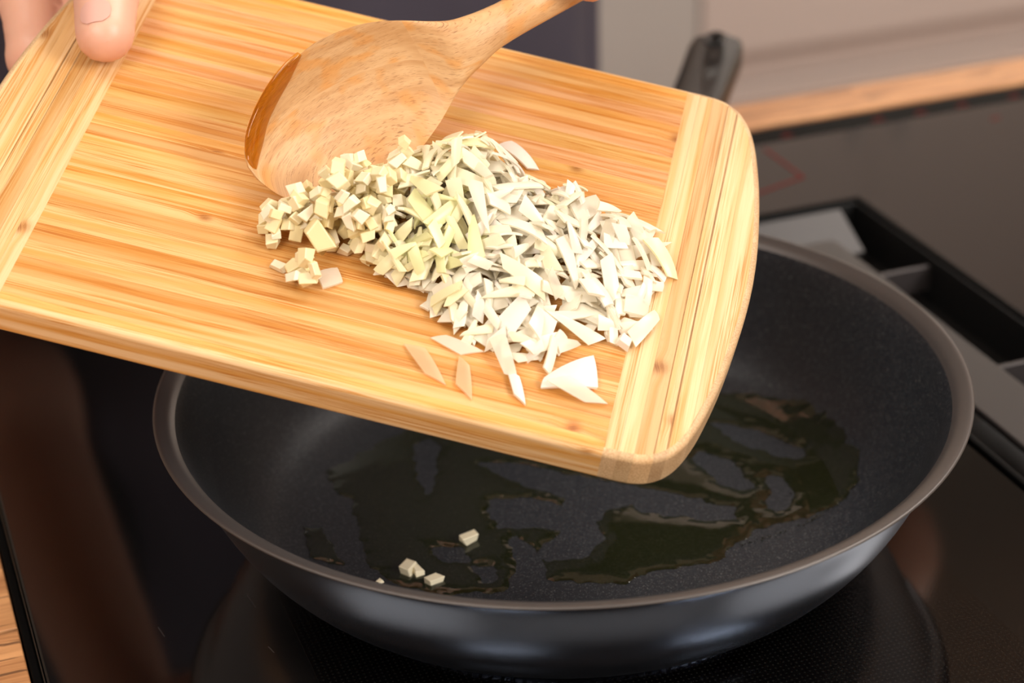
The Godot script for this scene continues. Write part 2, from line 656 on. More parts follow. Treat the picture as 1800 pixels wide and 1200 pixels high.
func softbox(called: String, label: String, head: Vector3, energy: float, col: Color, f: float) -> void:
	var aim := (Vector3(-0.06, 0.12, 0.0) - head).normalized()
	var t := Transform3D(Basis.looking_at(aim, Vector3.UP), head)
	var foot := head - aim * 0.12
	var s := thing(called, label, "lamp", Transform3D(Basis.IDENTITY, Vector3(foot.x, FLOOR, foot.z)), "unseen studio softboxes")
	var inv := s.transform.affine_inverse() * t
	var shell := MB.new()
	var g := 0.12
	for k in 4:
		var a := Vector2(1, 1).rotated(PI / 2 * k)
		var b := Vector2(1, 1).rotated(PI / 2 * (k + 1))
		var nn := Vector3((a + b).x, (a + b).y, 0.6).normalized()
		shell.fquad(inv * Vector3(a.x * f, a.y * f, 0), inv * Vector3(b.x * f, b.y * f, 0), inv * Vector3(b.x * g, b.y * g, 0.30), inv * Vector3(a.x * g, a.y * g, 0.30), inv.basis * nn)
	shell.fquad(inv * Vector3(-g, -g, 0.30), inv * Vector3(g, -g, 0.30), inv * Vector3(g, g, 0.30), inv * Vector3(-g, g, 0.30), inv.basis * Vector3(0, 0, 1))
	part("shell", shell, M.lamp_body, s)
	var dif := put("diffuser", to_mesh([prism(rrect(-f, f, -f, f, 0.02), 0.004, 0.0, 0.001)], [M.lamp_glow]), s)
	dif.transform = inv * Transform3D(Basis(Vector3.RIGHT, PI / 2), Vector3.ZERO)
	part("pole", tube([[Vector3(0, 0.02, 0), 0.014, 0.014], [Vector3(0, 1.0, 0), 0.012, 0.012], [inv * Vector3(0, 0, 0.29), 0.010, 0.010]], Vector3(0.3, 0.2, 1)), M.lamp_body, s)
	for k in 3:
		var a := TAU * k / 3 + 0.4
		part("leg", tube([[Vector3(0, 0.35, 0), 0.010, 0.010], [Vector3(cos(a) * 0.3, 0.012, sin(a) * 0.3), 0.010, 0.010]]), M.lamp_body, s)
	area(s, Vector2(f * 1.9, f * 1.9), energy, col, inv * Transform3D(Basis.IDENTITY, Vector3(0, 0, -0.012)))

func lamps() -> void:
	softbox("unseen_softbox_lamp", "unseen square studio softbox on a black stand, lighting the board from the left", Vector3(-1.02, 0.98, 1.02), KEY, Color(1.0, 0.97, 0.93), 0.32)  # out of view, placed to light the board from the left
	softbox("unseen_softbox_lamp", "unseen larger studio softbox on a black stand right of the camera, lighting the spoon and heap", Vector3(0.95, 0.95, 1.45), FRONT, Color(1.0, 0.985, 0.965), 0.36)  # out of view, placed to light spoon and heap from the front
	# ceiling panels out of view, placed to light the steel, board and background
	var names := ["unseen small ceiling light panel above the right end of the stove", "unseen largest ceiling light panel, above the camera side of the island", "unseen oblong ceiling light panel between the stove and the drawer units", "unseen small ceiling light panel above the left end of the stove"]
	var spots := [Vector3(0.95, 1.575, 0.10), Vector3(-0.10, 1.575, 0.62), Vector3(1.35, 1.575, -0.55), Vector3(-0.75, 1.575, -0.22)]
	var sizes := [Vector2(0.6, 0.8), Vector2(1.2, 0.8), Vector2(0.9, 0.6), Vector2(0.6, 0.8)]
	for k in 4:
		var p := thing("unseen_ceiling_light", names[k], "lamp", Transform3D(Basis.IDENTITY, spots[k]), "unseen ceiling light panels")
		var fr := MB.new()
		var hx: float = sizes[k].x / 2
		var hz: float = sizes[k].y / 2
		append(fr, block(-hx, hx, 0.0, 0.023, -hz, -hz + 0.02))
		append(fr, block(-hx, hx, 0.0, 0.023, hz - 0.02, hz))
		append(fr, block(-hx, -hx + 0.02, 0.0, 0.023, -hz + 0.02, hz - 0.02))
		append(fr, block(hx - 0.02, hx, 0.0, 0.023, -hz + 0.02, hz - 0.02))
		part("frame", fr, M.ceiling, p)
		part("diffuser", block(-hx + 0.02, hx - 0.02, 0.006, 0.02, -hz + 0.02, hz - 0.02), M.lamp_glow, p)
		area(p, sizes[k] - Vector2(0.04, 0.04), PANEL * [1.3, 0.12, 3.0, 1.0][k], Color(1.0, 0.97, 0.94), Transform3D(Basis(Vector3.RIGHT, -PI / 2), Vector3(0, -0.004, 0)))

# ------------------------------------------------------------------ the room
func room() -> void:
	var x0 := -2.4
	var x1 := 2.8
	var z0 := -2.25
	var z1 := 2.4
	var top := 1.6
	structure(part("floor", block(x0, x1, FLOOR - 0.1, FLOOR, z0, z1), M.floor), "wooden kitchen floor")
	structure(part("ceiling", block(x0 - 0.1, x1 + 0.1, top, top + 0.1, z0 - 0.1, z1 + 0.1), M.ceiling), "white kitchen ceiling")
	structure(part("wall_back", block(x0 - 0.1, x1 + 0.1, FLOOR - 0.1, top, z0 - 0.1, z0), M.wall), "beige wall behind the drawer units")
	structure(part("wall_front", block(x0 - 0.1, x1 + 0.1, FLOOR - 0.1, top, z1, z1 + 0.1), M.wall), "beige wall on the camera side")
	structure(part("wall_left", block(x0 - 0.1, x0, FLOOR - 0.1, top, z0, z1), M.wall), "beige wall on the left")
	structure(part("wall_right", block(x1, x1 + 0.1, FLOOR - 0.1, top, z0, z1), M.wall), "beige wall on the right")

func cabinets() -> void:
	var xs := [-0.98, -0.38, 0.22, 0.82, 1.72]
	var labels := ["grey fronted base cabinet behind the cook, at the left end of the row", "grey fronted base cabinet behind the cook, second from the left end", "light grey base cabinet front beside the apron's right edge", "wide taupe drawer unit in the blurred background behind the pan handle"]
	for k in 4:
		var a: float = xs[k] + 0.001
		var b: float = xs[k + 1] - 0.001
		var w := b - a
		var o := thing("base_cabinet", labels[k], "cabinet", Transform3D(Basis.IDENTITY, Vector3((a + b) / 2, FLOOR, -1.6)), "base cabinets along the back wall")
		var h := w / 2
		part("body", block(-h, h, 0.10, 0.88, -0.62, -0.022), M.carcass, o)
		part("plinth", block(-h, h, 0.0, 0.098, -0.60, -0.06), M.carcass, o)
		if k < 3:
			var d := part("door", block(-h + 0.0015, h - 0.0015, 0.105, 0.875, -0.02, 0.0), M.front_grey, o)
			part("handle", tube([[Vector3(h - 0.05, 0.62, 0.02), 0.006, 0.006], [Vector3(h - 0.05, 0.80, 0.02), 0.006, 0.006]], Vector3.RIGHT), M.chrome, d)
		else:
			for q in [[0.105, 0.425], [0.470, 0.875]]:
				part("drawer", block(-h + 0.0015, h - 0.0015, q[0], q[1], -0.02, 0.0, 0.002), M.front_taupe, o)
			part("grip_channel", block(-h + 0.0015, h - 0.0015, 0.428, 0.467, -0.021, -0.010), M.channel, o)
	var wt := thing("back_worktop", "pale worktop running over the cabinets at the back wall", "worktop", Transform3D(Basis.IDENTITY, Vector3(0.37, FLOOR + 0.881, -1.9)))
	for k in 3:
		part("plank", block(-1.38, 1.38, 0.0, 0.038, -0.34 + 0.222 * k, -0.119 + 0.222 * k), M.oak[k], wt)

func added_wall_units() -> void:  # wall cabinets added out of view to carry the strip light
	var names := ["added left taupe wall cabinet out of view above the back worktop", "added right taupe wall cabinet out of view above the back worktop"]
	for k in 2:
		var x := 1.25 + 0.92 * k
		var o := thing("added_wall_cabinet", names[k], "cabinet", Transform3D(Basis.IDENTITY, Vector3(x, 0.52, -2.05)), "added wall cabinets above the back worktop")
		part("body", block(-0.455, 0.455, 0.0, 0.70, -0.195, 0.145), M.carcass, o)
		for s in [-1.0, 1.0]:
			var d := part("door", block(minf(s * 0.001, s * 0.453), maxf(s * 0.001, s * 0.453), 0.001, 0.699, 0.147, 0.166, 0.002), M.front_taupe, o)
			part("handle", tube([[Vector3(s * 0.04, 0.05, 0.182), 0.006, 0.006], [Vector3(s * 0.04, 0.20, 0.182), 0.006, 0.006]], Vector3.RIGHT), M.chrome, d)
	var l := thing("unseen_strip_light", "unseen slim light strip under the added wall cabinets, lighting the pan from the back", "lamp", Transform3D(Basis.IDENTITY, Vector3(1.7, 0.502, -1.94)))  # out of view, placed low at the back for the pan's inner sheen
	part("housing", block(-0.70, 0.70, 0.004, 0.0175, -0.03, 0.03), M.lamp_body, l)
	part("diffuser", block(-0.69, 0.69, 0.0, 0.0038, -0.025, 0.025), M.lamp_glow, l)
	area(l, Vector2(1.36, 0.05), 2.5, Color(1.0, 0.96, 0.91), Transform3D(Basis(Vector3.RIGHT, -PI / 2), Vector3(0, -0.004, 0)))

func island() -> void:
	# carcass below the worktop
	var c := thing("island_cabinet", "taupe island cabinet under the wooden worktop and black stove", "cabinet", Transform3D(Basis.IDENTITY, Vector3(0.2, FLOOR, -0.03)))
	part("body", block(-0.95, 0.95, 0.10, 0.76, -0.31, 0.31), M.front_taupe, c)
	part("plinth", block(-0.90, 0.90, 0.0, 0.099, -0.26, 0.26), M.carcass, c)
	for k in 3:
		var d := part("door", block(-0.948 + 0.633 * k, -0.318 + 0.633 * k, 0.105, 0.76, -0.330, -0.311), M.front_taupe, c)
		part("handle", tube([[Vector3(-0.80 + 0.633 * k, 0.70, -0.345), 0.006, 0.006], [Vector3(-0.50 + 0.633 * k, 0.70, -0.345), 0.006, 0.006]]), M.chrome, d)
	# worktop of planks round the cooktop
	var w := thing("wooden_worktop", "brown wooden worktop of planks around the black glass stove", "worktop", Transform3D(Basis.IDENTITY, Vector3(0.2, -0.04, 0.0)))
	var y0 := 0.0
	var y1 := 0.0385
	var gap := 0.0006
	var lines := [-0.3585, -0.322, -0.112, -0.0104, 0.095, 0.204, 0.30]
	for k in lines.size() - 1:
		var a: float = lines[k] + gap
		var b: float = lines[k + 1] - gap
		var spans := [[-0.98, 0.98]] if k == 0 or k == 5 else [[-0.98, -0.3936], [0.4226, 0.98]]
		for s in spans:
			var q := part("plank", block(s[0], s[1], y0, y1, a, b, 0.0008), M.oak[(k * 2 + int(s[0] > 0)) % 5], w)
	part("sealant", block(-0.3934, 0.4224, 0.0, 0.010, -0.3212, 0.2032), M.pit, w)

func cooktop() -> void:
	var o := thing("induction_cooktop", "black glass induction stove with a sunken vent beside the pan", "stove", Transform3D(Basis.IDENTITY, Vector3(0.2, -0.029, -0.06)))
	var t := Vector3(-0.2, 0.029, 0.06)       # from the stove's own axes to the world's
	var off := Transform3D(Basis.IDENTITY, t)
	var x0 := -0.1893
	var x1 := 0.618
	var z0 := -0.2965
	var z1 := 0.199
	var v0 := 0.1640
	var v1 := 0.2375
	var vz0 := -0.2090
	var vz1 := 0.150
	var gl := func(called: String, p: PackedVector2Array, m: Material, rad: Array):
		part(called, append(MB.new(), prism(p, 0.0, -0.006, rad, 3), off), m, o)
	var er := 0.0012
	var q0 := 0.0
	gl.call("glass_panel", rect(x0, x1, z0, vz0 - 0.0015), M.glass, [er, er, q0, er])
	gl.call("glass_panel", rect(x0, v0 - 0.0015, vz0 - 0.0015, vz1 + 0.0015), M.glass, [q0, er, q0, er])
	gl.call("glass_panel", rect(v1 + 0.0015, x1, vz0 - 0.0015, vz1 + 0.0015), M.glass, [q0, er, q0, er])
	gl.call("glass_panel", rect(x0, x1, vz1 + 0.0015, z1), M.glass, [q0, er, er, er])
	# dark border frame, and a pale strip painted as the glass edge highlight
	var fr := MB.new()
	append(fr, block(x0 - 0.0038, x0 - 0.0006, -0.012, -0.0006, -0.3205, z1 + 0.003), off)
	append(fr, block(x1 + 0.0006, x1 + 0.0038, -0.012, -0.0006, -0.3205, z1 + 0.003), off)
	append(fr, block(x0 - 0.0006, x1 + 0.0006, -0.012, -0.0006, z1 + 0.0006, z1 + 0.003), off)
	append(fr, block(x0 - 0.0006, x1 + 0.0006, -0.012, -0.0012, -0.3205, z0 - 0.0006, 0.003), off)
	part("border_frame", fr, M.frame, o)
	var bv := append(MB.new(), block(x0 - 0.00055, x0 - 0.0001, -0.008, -0.0002, z0, z1, 0.0001), off)
	part("edge_highlight", bv, M.bevel, o)
	var base := append(MB.new(), block(x0, x1, -0.0265, -0.024, z0, z1), off)
	part("base_tray", base, M.pit, o)
	# vent: sunken trough, its rim, the long cover plate and the ribs across
	var tr := MB.new()
	var low := -0.022
	append(tr, block(v0 + 0.0006, v1 - 0.0006, low - 0.0015, low, vz0, vz1, 0.0003), off)
	for q in [[v0, v0 + 0.0015, vz0, vz1], [v1 - 0.0015, v1, vz0, vz1], [v0, v1, vz1 - 0.0015, vz1], [v0, v1, vz0, vz0 + 0.0015]]:
		append(tr, block(q[0], q[1], low, 0.0, q[2], q[3], 0.0003), off)
	part("vent_trough", tr, M.pit, o)
	# the trough's far end slopes down
	var sl := MB.new()
	var n := Vector3(0, 0.85, 0.5).normalized()
	sl.fquad(t + Vector3(v0 + 0.002, -0.0015, vz0 + 0.002), t + Vector3(v1 - 0.010, -0.0015, vz0 + 0.002), t + Vector3(v1 - 0.012, -0.012, vz0 + 0.030), t + Vector3(v0 + 0.002, -0.012, vz0 + 0.030), n)
	sl.fquad(t + Vector3(v0 + 0.002, -0.014, vz0 + 0.030), t + Vector3(v1 - 0.012, -0.014, vz0 + 0.030), t + Vector3(v1 - 0.012, -0.012, vz0 + 0.030), t + Vector3(v0 + 0.002, -0.012, vz0 + 0.030), Vector3.BACK)
	sl.fquad(t + Vector3(v0 + 0.002, -0.014, vz0 + 0.030), t + Vector3(v1 - 0.012, -0.014, vz0 + 0.030), t + Vector3(v1 - 0.010, -0.004, vz0 + 0.002), t + Vector3(v0 + 0.002, -0.004, vz0 + 0.002), -n)
	part("end_slope", sl, M.plate, o)
	var rim := MB.new()
	for q in [[v0 - 0.0028, v0, vz0 - 0.0028, vz1 + 0.003], [v1, v1 + 0.0028, vz0 - 0.0028, vz1 + 0.003], [v0, v1, vz0 - 0.0028, vz0], [v0, v1, vz1, vz1 + 0.003]]:
		append(rim, block(q[0], q[1], -0.005, 0.0016, q[2], q[3], 0.0008), off)
	part("vent_rim", rim, M.frame, o)
	part("cover_plate", append(MB.new(), prism(rrect(0.1790, 0.2070, -0.176, 0.12, 0.004), -0.0005, -0.004, 0.0012), off), M.plate, o)
	for z in [-0.138, -0.0415, 0.055]:
		part("rib", append(MB.new(), block(0.2068, v1 - 0.002, -0.016, -0.0035, z - 0.0012, z + 0.0012, 0.0005), off), M.rib, o)
		part("rib", append(MB.new(), block(v0 + 0.002, 0.1792, -0.016, -0.0035, z - 0.0012, z + 0.0012, 0.0005), off), M.rib, o)
	# dotted print of the left cooking zone
	part("zone_print", append(MB.new(), prism(rect(-0.108, 0.108, -0.20, 0.165), 0.00012, -0.0004, 0.00005, 1), off), M.print, o)
	# red marks by the cook's edge
	var mark := func(p: Array):
		var b := MB.new()
		for i in p.size() - 1:
			var e: Vector2 = (p[i + 1] - p[i]).normalized()
			var s := Vector2(e.y, -e.x) * 0.0008
			append(b, prism(PackedVector2Array([p[i] + s, p[i + 1] + s, p[i + 1] - s, p[i] - s]), 0.0003, -0.0003, 0.0001, 1), off)
		part("red_mark", b, M.red, o)
	mark.call([Vector2(0.2285, -0.289), Vector2(0.2285, -0.247), Vector2(0.198, -0.2375)])
	mark.call([Vector2(0.357, -0.276), Vector2(0.363, -0.2775)])
	for x in [0.205, 0.245, 0.300, 0.326, 0.352, 0.385]:
		mark.call([Vector2(x, -0.3015), Vector2(x + 0.006, -0.3015)])
	# fine scratches and crumbs on the glass
	for q in [[-0.118, 0.003, 0.0085], [-0.150, 0.010, 0.006], [-0.1185, 0.035, 0.004]]:
		var b := MB.new()
		append(b, prism(PackedVector2Array([Vector2(q[0], q[1]), Vector2(q[0] + 0.0003, q[1]), Vector2(q[0] + 0.0012, q[1] + q[2]), Vector2(q[0] + 0.0010, q[1] + q[2])]), 0.0002, -0.0001, 0.00005, 1), off)
		part("scratch", b, M.rib, o)

# ------------------------------------------------------------------ the pan
var INNER := [Vector2(0.0, 0.0060), Vector2(0.04, 0.0060), Vector2(0.074, 0.0060), Vector2(0.088, 0.0063), Vector2(0.098, 0.0078), Vector2(0.1062, 0.0112), Vector2(0.1132, 0.0172), Vector2(0.1192, 0.0252), Vector2(0.1242, 0.0345), Vector2(0.1282, 0.0440), Vector2(0.1313, 0.0520), Vector2(0.1332, 0.0556)]

func pan() -> void:
	var o := thing("frying_pan", "steel frying pan with dark speckled nonstick inside, on the stove", "pan", Transform3D(Basis.IDENTITY, Vector3(0, 0.0002, 0)))
	var steel := [Vector2(0.0, 0.0004), Vector2(0.088, 0.0), Vector2(0.0915, 0.0006), Vector2(0.0945, 0.0022), Vector2(0.100, 0.0042), Vector2(0.1060, 0.0080), Vector2(0.1125, 0.0140), Vector2(0.1190, 0.0222), Vector2(0.1245, 0.0315), Vector2(0.1288, 0.0410), Vector2(0.1325, 0.0500), Vector2(0.1350, 0.0545), Vector2(0.1385, 0.0572), Vector2(0.1398, 0.0580)]
	var down := []
	for i in range(steel.size() - 1, -1, -1):
		down.append(steel[i])
	part("steel_body", lathe(smooth(down, 3), 160), M.steel, o)
	part("nonstick_coating", lathe(smooth(INNER, 3), 160), M.coat, o)
	part("rim", lathe(smooth([Vector2(0.1332, 0.0556), Vector2(0.1352, 0.0572), Vector2(0.1380, 0.0583), Vector2(0.1394, 0.0586), Vector2(0.1401, 0.0584), Vector2(0.1403, 0.0580), Vector2(0.1398, 0.0576)], 3), 160), M.lip, o)
	# handle: lies along +x of its own axes, turned towards the cook
	var turn := Basis(Vector3.UP, atan2(0.814, 0.581))
	var brk := put("handle_bracket", to_mesh([tube([[Vector3(0.1345, 0.040, 0), 0.016, 0.006], [Vector3(0.145, 0.046, 0), 0.013, 0.006], [Vector3(0.165, 0.054, 0), 0.011, 0.006], [Vector3(0.175, 0.057, 0), 0.010, 0.006]])], [M.steel]), o)
	brk.transform = Transform3D(turn, Vector3.ZERO)
	var stops := []
	for k in 25:
		var s := k / 24.0
		var x := lerpf(0.168, 0.327, s)
		var y := 0.0565 + 0.0125 * s - 0.004 * sin(s * PI)
		var wdt := lerpf(0.0105, 0.0136, s) * (1.0 if s < 0.93 else sqrt(maxf(1.0 - pow((s - 0.93) / 0.073, 2.0), 0.02)))
		stops.append([Vector3(x, y, 0), wdt, lerpf(0.0085, 0.0078, s) * (1.0 if s < 0.96 else 0.8)])
	var h := put("handle", to_mesh([boxy(stops)], [M.grip]), o)
	h.transform = Transform3D(turn, Vector3.ZERO)
	var lift := 0.0770
	var ring := MB.new()
	var m := 24
	for k in m + 1:
		var a := TAU * k / m
		for q in 9:
			var e := TAU * q / 8
			var rad := Vector3(cos(a), 0, sin(a) * 0.55)
			ring.vert(Vector3(0.3125, lift, 0) + rad * 0.0080 + (rad * cos(e) + Vector3.UP * sin(e)) * 0.0012, (rad * cos(e) + Vector3.UP * sin(e)).normalized())
	for k in m:
		for q in 8:
			ring.quad(k * 9 + q, k * 9 + q + 1, k * 9 + q + 10, k * 9 + q + 9)
	part("hanging_eye", ring, M.grip_trim, h)

# like tube, with a squarish section
func boxy(stops: Array, segs := 28) -> MB:
	var b := MB.new()
	var m := stops.size()
	for i in m:
		for k in segs + 1:
			var a := TAU * k / segs
			var ex := 0.45
			var cc := signf(cos(a)) * pow(absf(cos(a)), ex)
			var ss := signf(sin(a)) * pow(absf(sin(a)), ex)
			var nn := Vector3(0, signf(sin(a)) * pow(absf(sin(a)), 2.0 - ex) / stops[i][2], signf(cos(a)) * pow(absf(cos(a)), 2.0 - ex) / stops[i][1]).normalized()
			b.vert(stops[i][0] + Vector3(0, ss * stops[i][2], cc * stops[i][1]), nn)
	for i in m - 1:
		for k in segs:
			var a := i * (segs + 1) + k
			b.quad(a, a + 1, a + segs + 2, a + segs + 1)
	for e in [0, m - 1]:
		var dir := Vector3.LEFT if e == 0 else Vector3.RIGHT
		var mid := b.vert(stops[e][0], dir)
		var ring := []
		for k in segs:
			ring.append(b.vert(b.v[e * (segs + 1) + k], dir))
		for k in segs:
			b.tri(mid, ring[k], ring[(k + 1) % segs])
	return b

func smooth(p: Array, n: int) -> Array:
	var out := []
	for i in p.size() - 1:
		var a: Vector2 = p[maxi(i - 1, 0)]
		var d: Vector2 = p[mini(i + 2, p.size() - 1)]
		for k in n:
			out.append(p[i].cubic_interpolate(p[i + 1], a, d, float(k) / n))
	out.append(p[p.size() - 1])
	return out

func pan_height(r: float) -> float:
	for i in INNER.size() - 1:
		if r <= INNER[i + 1].x:
			return lerpf(INNER[i].y, INNER[i + 1].y, (r - INNER[i].x) / (INNER[i + 1].x - INNER[i].x))
	return 0.056

func ring_of(mm: Array) -> PackedVector2Array:
	var out := PackedVector2Array()
	for i in range(0, mm.size(), 2):
		out.append(Vector2(mm[i], mm[i + 1]) * 0.001)
	return out

func inside_by(p: Vector2, poly: PackedVector2Array) -> float:
	var best := 1e9
	var odd := false
	var cnt := poly.size()
	for i in cnt:
		var a := poly[i]
		var b := poly[(i + 1) % cnt]
		var e := b - a
		var t := clampf((p - a).dot(e) / maxf(e.length_squared(), 1e-12), 0.0, 1.0)
		best = minf(best, (p - a - e * t).length_squared())
		if (a.y > p.y) != (b.y > p.y) and p.x < (b.x - a.x) * (p.y - a.y) / (b.y - a.y) + a.x:
			odd = not odd
	return sqrt(best) * (1.0 if odd else -1.0)

func oil() -> void:
	var pools := [ring_of([-72, -55, -75, -42, -70, -32, -73, -16, -75, 2, -76, 14, -71, 26, -59, 38, -39, 45, -31, 33, -28, 22, -24, 9, -20, 30, -23, 44, 0, 56, 8, 53, 26, 55, 35, 56, 42, 50, 56, 43, 75, 44, 92, 41, 99, 36, 106, 25, 110, 5, 108, -17, 96, -39, 70, -62, 20, -78, -30, -76]),
		ring_of([-92, -19, -85, -18, -84, -2, -84, 8, -90, 5, -94, 1])]
	var holes := [ring_of([-37, -60, -31, -64, -28, -56, -38, -32, -45, -22, -43, -40]),
		ring_of([-18, -39, -5, -32, 18, -9, 36, 7, 55, 28, 52, 34, 42, 32, 22, 16, 22, 11, 12, 11, 5, 17, 4, 27, -6, 36, -20, 34, -21, 28, -7, 16, -23, 9, -29, 8, -25, -12, -11, -9, -1, 3, 1, -3, -8, -15, -18, -32]),
		ring_of([55, -10, 61, -13, 69, 0, 67, 17, 63, 19, 57, 12]), ring_of([73, -32, 85, -21, 96, 2, 94, 8, 89, 7, 76, -12]),
		ring_of([74, 13, 79, 14, 79, 24, 73, 34, 67, 37, 64, 32, 71, 24]), ring_of([-54, 8, -42, 15, -44, 25, -52, 19]), ring_of([-44, 25, -37, 28, -39, 37, -45, 37])]
	var wob := noise(61, 1.0, 2)
	var cell := 0.0009
	var nx := int(0.225 / cell)
	var nz := int(0.150 / cell)
	var org := Vector2(-0.104, -0.085)
	var f := PackedFloat32Array()
	f.resize(nx * nz)
	for z in nz:
		for x in nx:
			var p := org + Vector2(x, z) * cell
			var q := p + Vector2(wob.get_noise_2d(p.x * 110, p.y * 110), wob.get_noise_2d(p.x * 110 + 50, p.y * 110)) * 0.0018
			var d := -1.0
			for r in pools:
				d = maxf(d, inside_by(q, r))
			for r in holes:
				d = minf(d, -inside_by(q, r))
			f[z * nx + x] = d
	var b := MB.new()
	var at := {}
	var pos := func(x: int, z: int) -> Vector3:
		var i := z * nx + x
		var p := org + Vector2(x, z) * cell
		var d := f[i]
		if d < 0.0:
			var g := Vector2(f[z * nx + mini(x + 1, nx - 1)] - f[z * nx + maxi(x - 1, 0)], f[mini(z + 1, nz - 1) * nx + x] - f[maxi(z - 1, 0) * nx + x]).normalized()
			p += g * minf(-d, cell * 1.5)
			d = 0.0
		var ridge := 0.00075 * (1.0 - exp(-d / 0.0030)) - 0.00030 * (1.0 - exp(-d / 0.008))
		return Vector3(p.x, pan_height(p.length()) + 0.0003 + maxf(ridge, 0.0), p.y)
	for z in nz - 1:
		for x in nx - 1:
			var any := false
			for q in [[0, 0], [1, 0], [0, 1], [1, 1]]:
				if f[(z + q[1]) * nx + x + q[0]] > 0.0:
					any = true
			if not any:
				continue
			var ids := []
			for q in [[0, 0], [1, 0], [1, 1], [0, 1]]:
				var key: int = (z + q[1]) * nx + x + q[0]
				if not at.has(key):
					at[key] = b.vert(pos.call(x + q[0], z + q[1]), Vector3.UP)
				ids.append(at[key])
			b.quad(ids[0], ids[1], ids[2], ids[3])
	# smooth normals
	var acc := PackedVector3Array()
	acc.resize(b.v.size())
	for i in range(0, b.ix.size(), 3):
		var g := (b.v[b.ix[i + 2]] - b.v[b.ix[i]]).cross(b.v[b.ix[i + 1]] - b.v[b.ix[i]])
		if g.y < 0.0:
			g = -g
		for k in 3:
			acc[b.ix[i + k]] += g
	for i in acc.size():
		b.n[i] = acc[i].normalized()
	var o := part("cooking_oil", b, M.oil)
	tag(o, "clear olive cooking oil pooled with dry islands in the pan", "oil")
	o.set_meta("kind", "stuff")
	# tiny beads along the pool's edge
	var beads := MB.new()
	for i in 46:
		var s := i / 45.0
		var q := Vector2(0.0455, 0.0500).lerp(Vector2(0.0960, 0.0385), s) + Vector2(0, 0.0035 * sin(s * PI)) + Vector2(rng.randf_range(-1, 1), rng.randf_range(-1, 1)) * 0.0006
		if i > 16 and i < 22:
			q = Vector2(0.073, 0.022) + Vector2(rng.randf_range(-7, 5), rng.randf_range(-8, 10)) * 0.001
		var r := rng.randf_range(0.00018, 0.00042)
		var s3 := SphereMesh.new()
		s3.radius = r
		s3.height = 2 * r
		s3.radial_segments = 10
		s3.rings = 5
		var a := s3.get_mesh_arrays()
		var base := beads.v.size()
		for k in a[Mesh.ARRAY_VERTEX].size():
			beads.vert(a[Mesh.ARRAY_VERTEX][k] + Vector3(q.x, pan_height(q.length()) + 0.0007, q.y), a[Mesh.ARRAY_NORMAL][k])
		for k in a[Mesh.ARRAY_INDEX]:
			beads.ix.append(base + k)
	var bd := part("oil_bubbles", beads, M.oil, o)
	bd.set_meta("kind", "stuff")

# ------------------------------------------------------------------ the board
func outline() -> PackedVector2Array:
	var q := smooth([Vector2(0.080, 0.0825), Vector2(0.0940, 0.0825), Vector2(0.1000, 0.0825), Vector2(0.1050, 0.0820), Vector2(0.1095, 0.0804), Vector2(0.1135, 0.0773), Vector2(0.1169, 0.0724), Vector2(0.1197, 0.0655), Vector2(0.1221, 0.0565), Vector2(0.1249, 0.0420), Vector2(0.1271, 0.0250), Vector2(0.1282, 0.0110), Vector2(0.1285, 0.0)], 3)
	var out := PackedVector2Array()
	for k in 4:
		for i in range(0, q.size() - 1 if k % 2 == 0 else q.size() - 1):
			var j: int = i if k % 2 == 0 else q.size() - 1 - i
			var p: Vector2 = q[j]
			out.append(Vector2(p.x if k < 2 else -p.x, p.y if k == 0 or k == 3 else -p.y))
	return out

func board() -> void:
	var o := thing("cutting_board", "striped bamboo cutting board tipped over the pan, carrying the chopped heap", "cutting board", BOARD)
	var rim := outline()
	var T := -0.0135
	var hair := 0.00003
	var r := 0.0022
	var xb := 0.0938
	# the middle: strips along the length
	var z := -0.0825
	var k := 0
	var rr := RandomNumberGenerator.new()
	rr.seed = 5
	while z < 0.0824:
		var w := rr.randf_range(0.0048, 0.0082)
		var e := z + w
		if e > 0.0825 - 0.004:
			e = 0.0825
		var p := rect(-xb, xb, z, e)
		var rad := [r if z < -0.0824 else hair, hair, r if e > 0.0824 else hair, hair]
		var walls := MB.new()
		var slat := prism(p, 0.0, T, rad, 4, walls)
		put("bamboo_strip", to_mesh([slat, walls], [M.core[(k * 4 + k / 3) % 9], M.side]), o)
		z = e
		k += 1
	# the two ends: strips across
	for side in [-1.0, 1.0]:
		var xs := [0.0938, 0.0984, 0.1030, 0.1088, 0.1125, 0.1180, 0.1300]
		for i in xs.size() - 1:
			var a: float = xs[i] * side
			var e: float = xs[i + 1] * side
			for raw in Geometry2D.intersect_polygons(rim, rect(minf(a, e), maxf(a, e), -0.1, 0.1)):
				var p := PackedVector2Array()
				for q in raw:      # near-equal points become one, those on a seam are kept
					var seam := absf(q.x - a) < 6e-5 or absf(q.x - e) < 6e-5
					if p.is_empty():
						p.append(q)
					elif p[p.size() - 1].distance_to(q) < 0.0004:
						if seam:
							p[p.size() - 1] = q
					elif p[0].distance_to(q) < 0.0004:
						if seam:
							p[0] = q
					else:
						p.append(q)
				var rad := []
				for q in p.size():
					var u: Vector2 = p[q]
					var v: Vector2 = p[(q + 1) % p.size()]
					var cut := (absf(u.x - a) < 6e-5 and absf(v.x - a) < 6e-5) or (absf(u.x - e) < 6e-5 and absf(v.x - e) < 6e-5)
					rad.append(hair if cut else r)
				var walls := MB.new()
				var top := prism(p, 0.0, T, rad, 4, walls)
				# rounded edge and wall show end grain
				put("end_strip", to_mesh([top, walls], [M.band[i], M.edge[i]]), o)

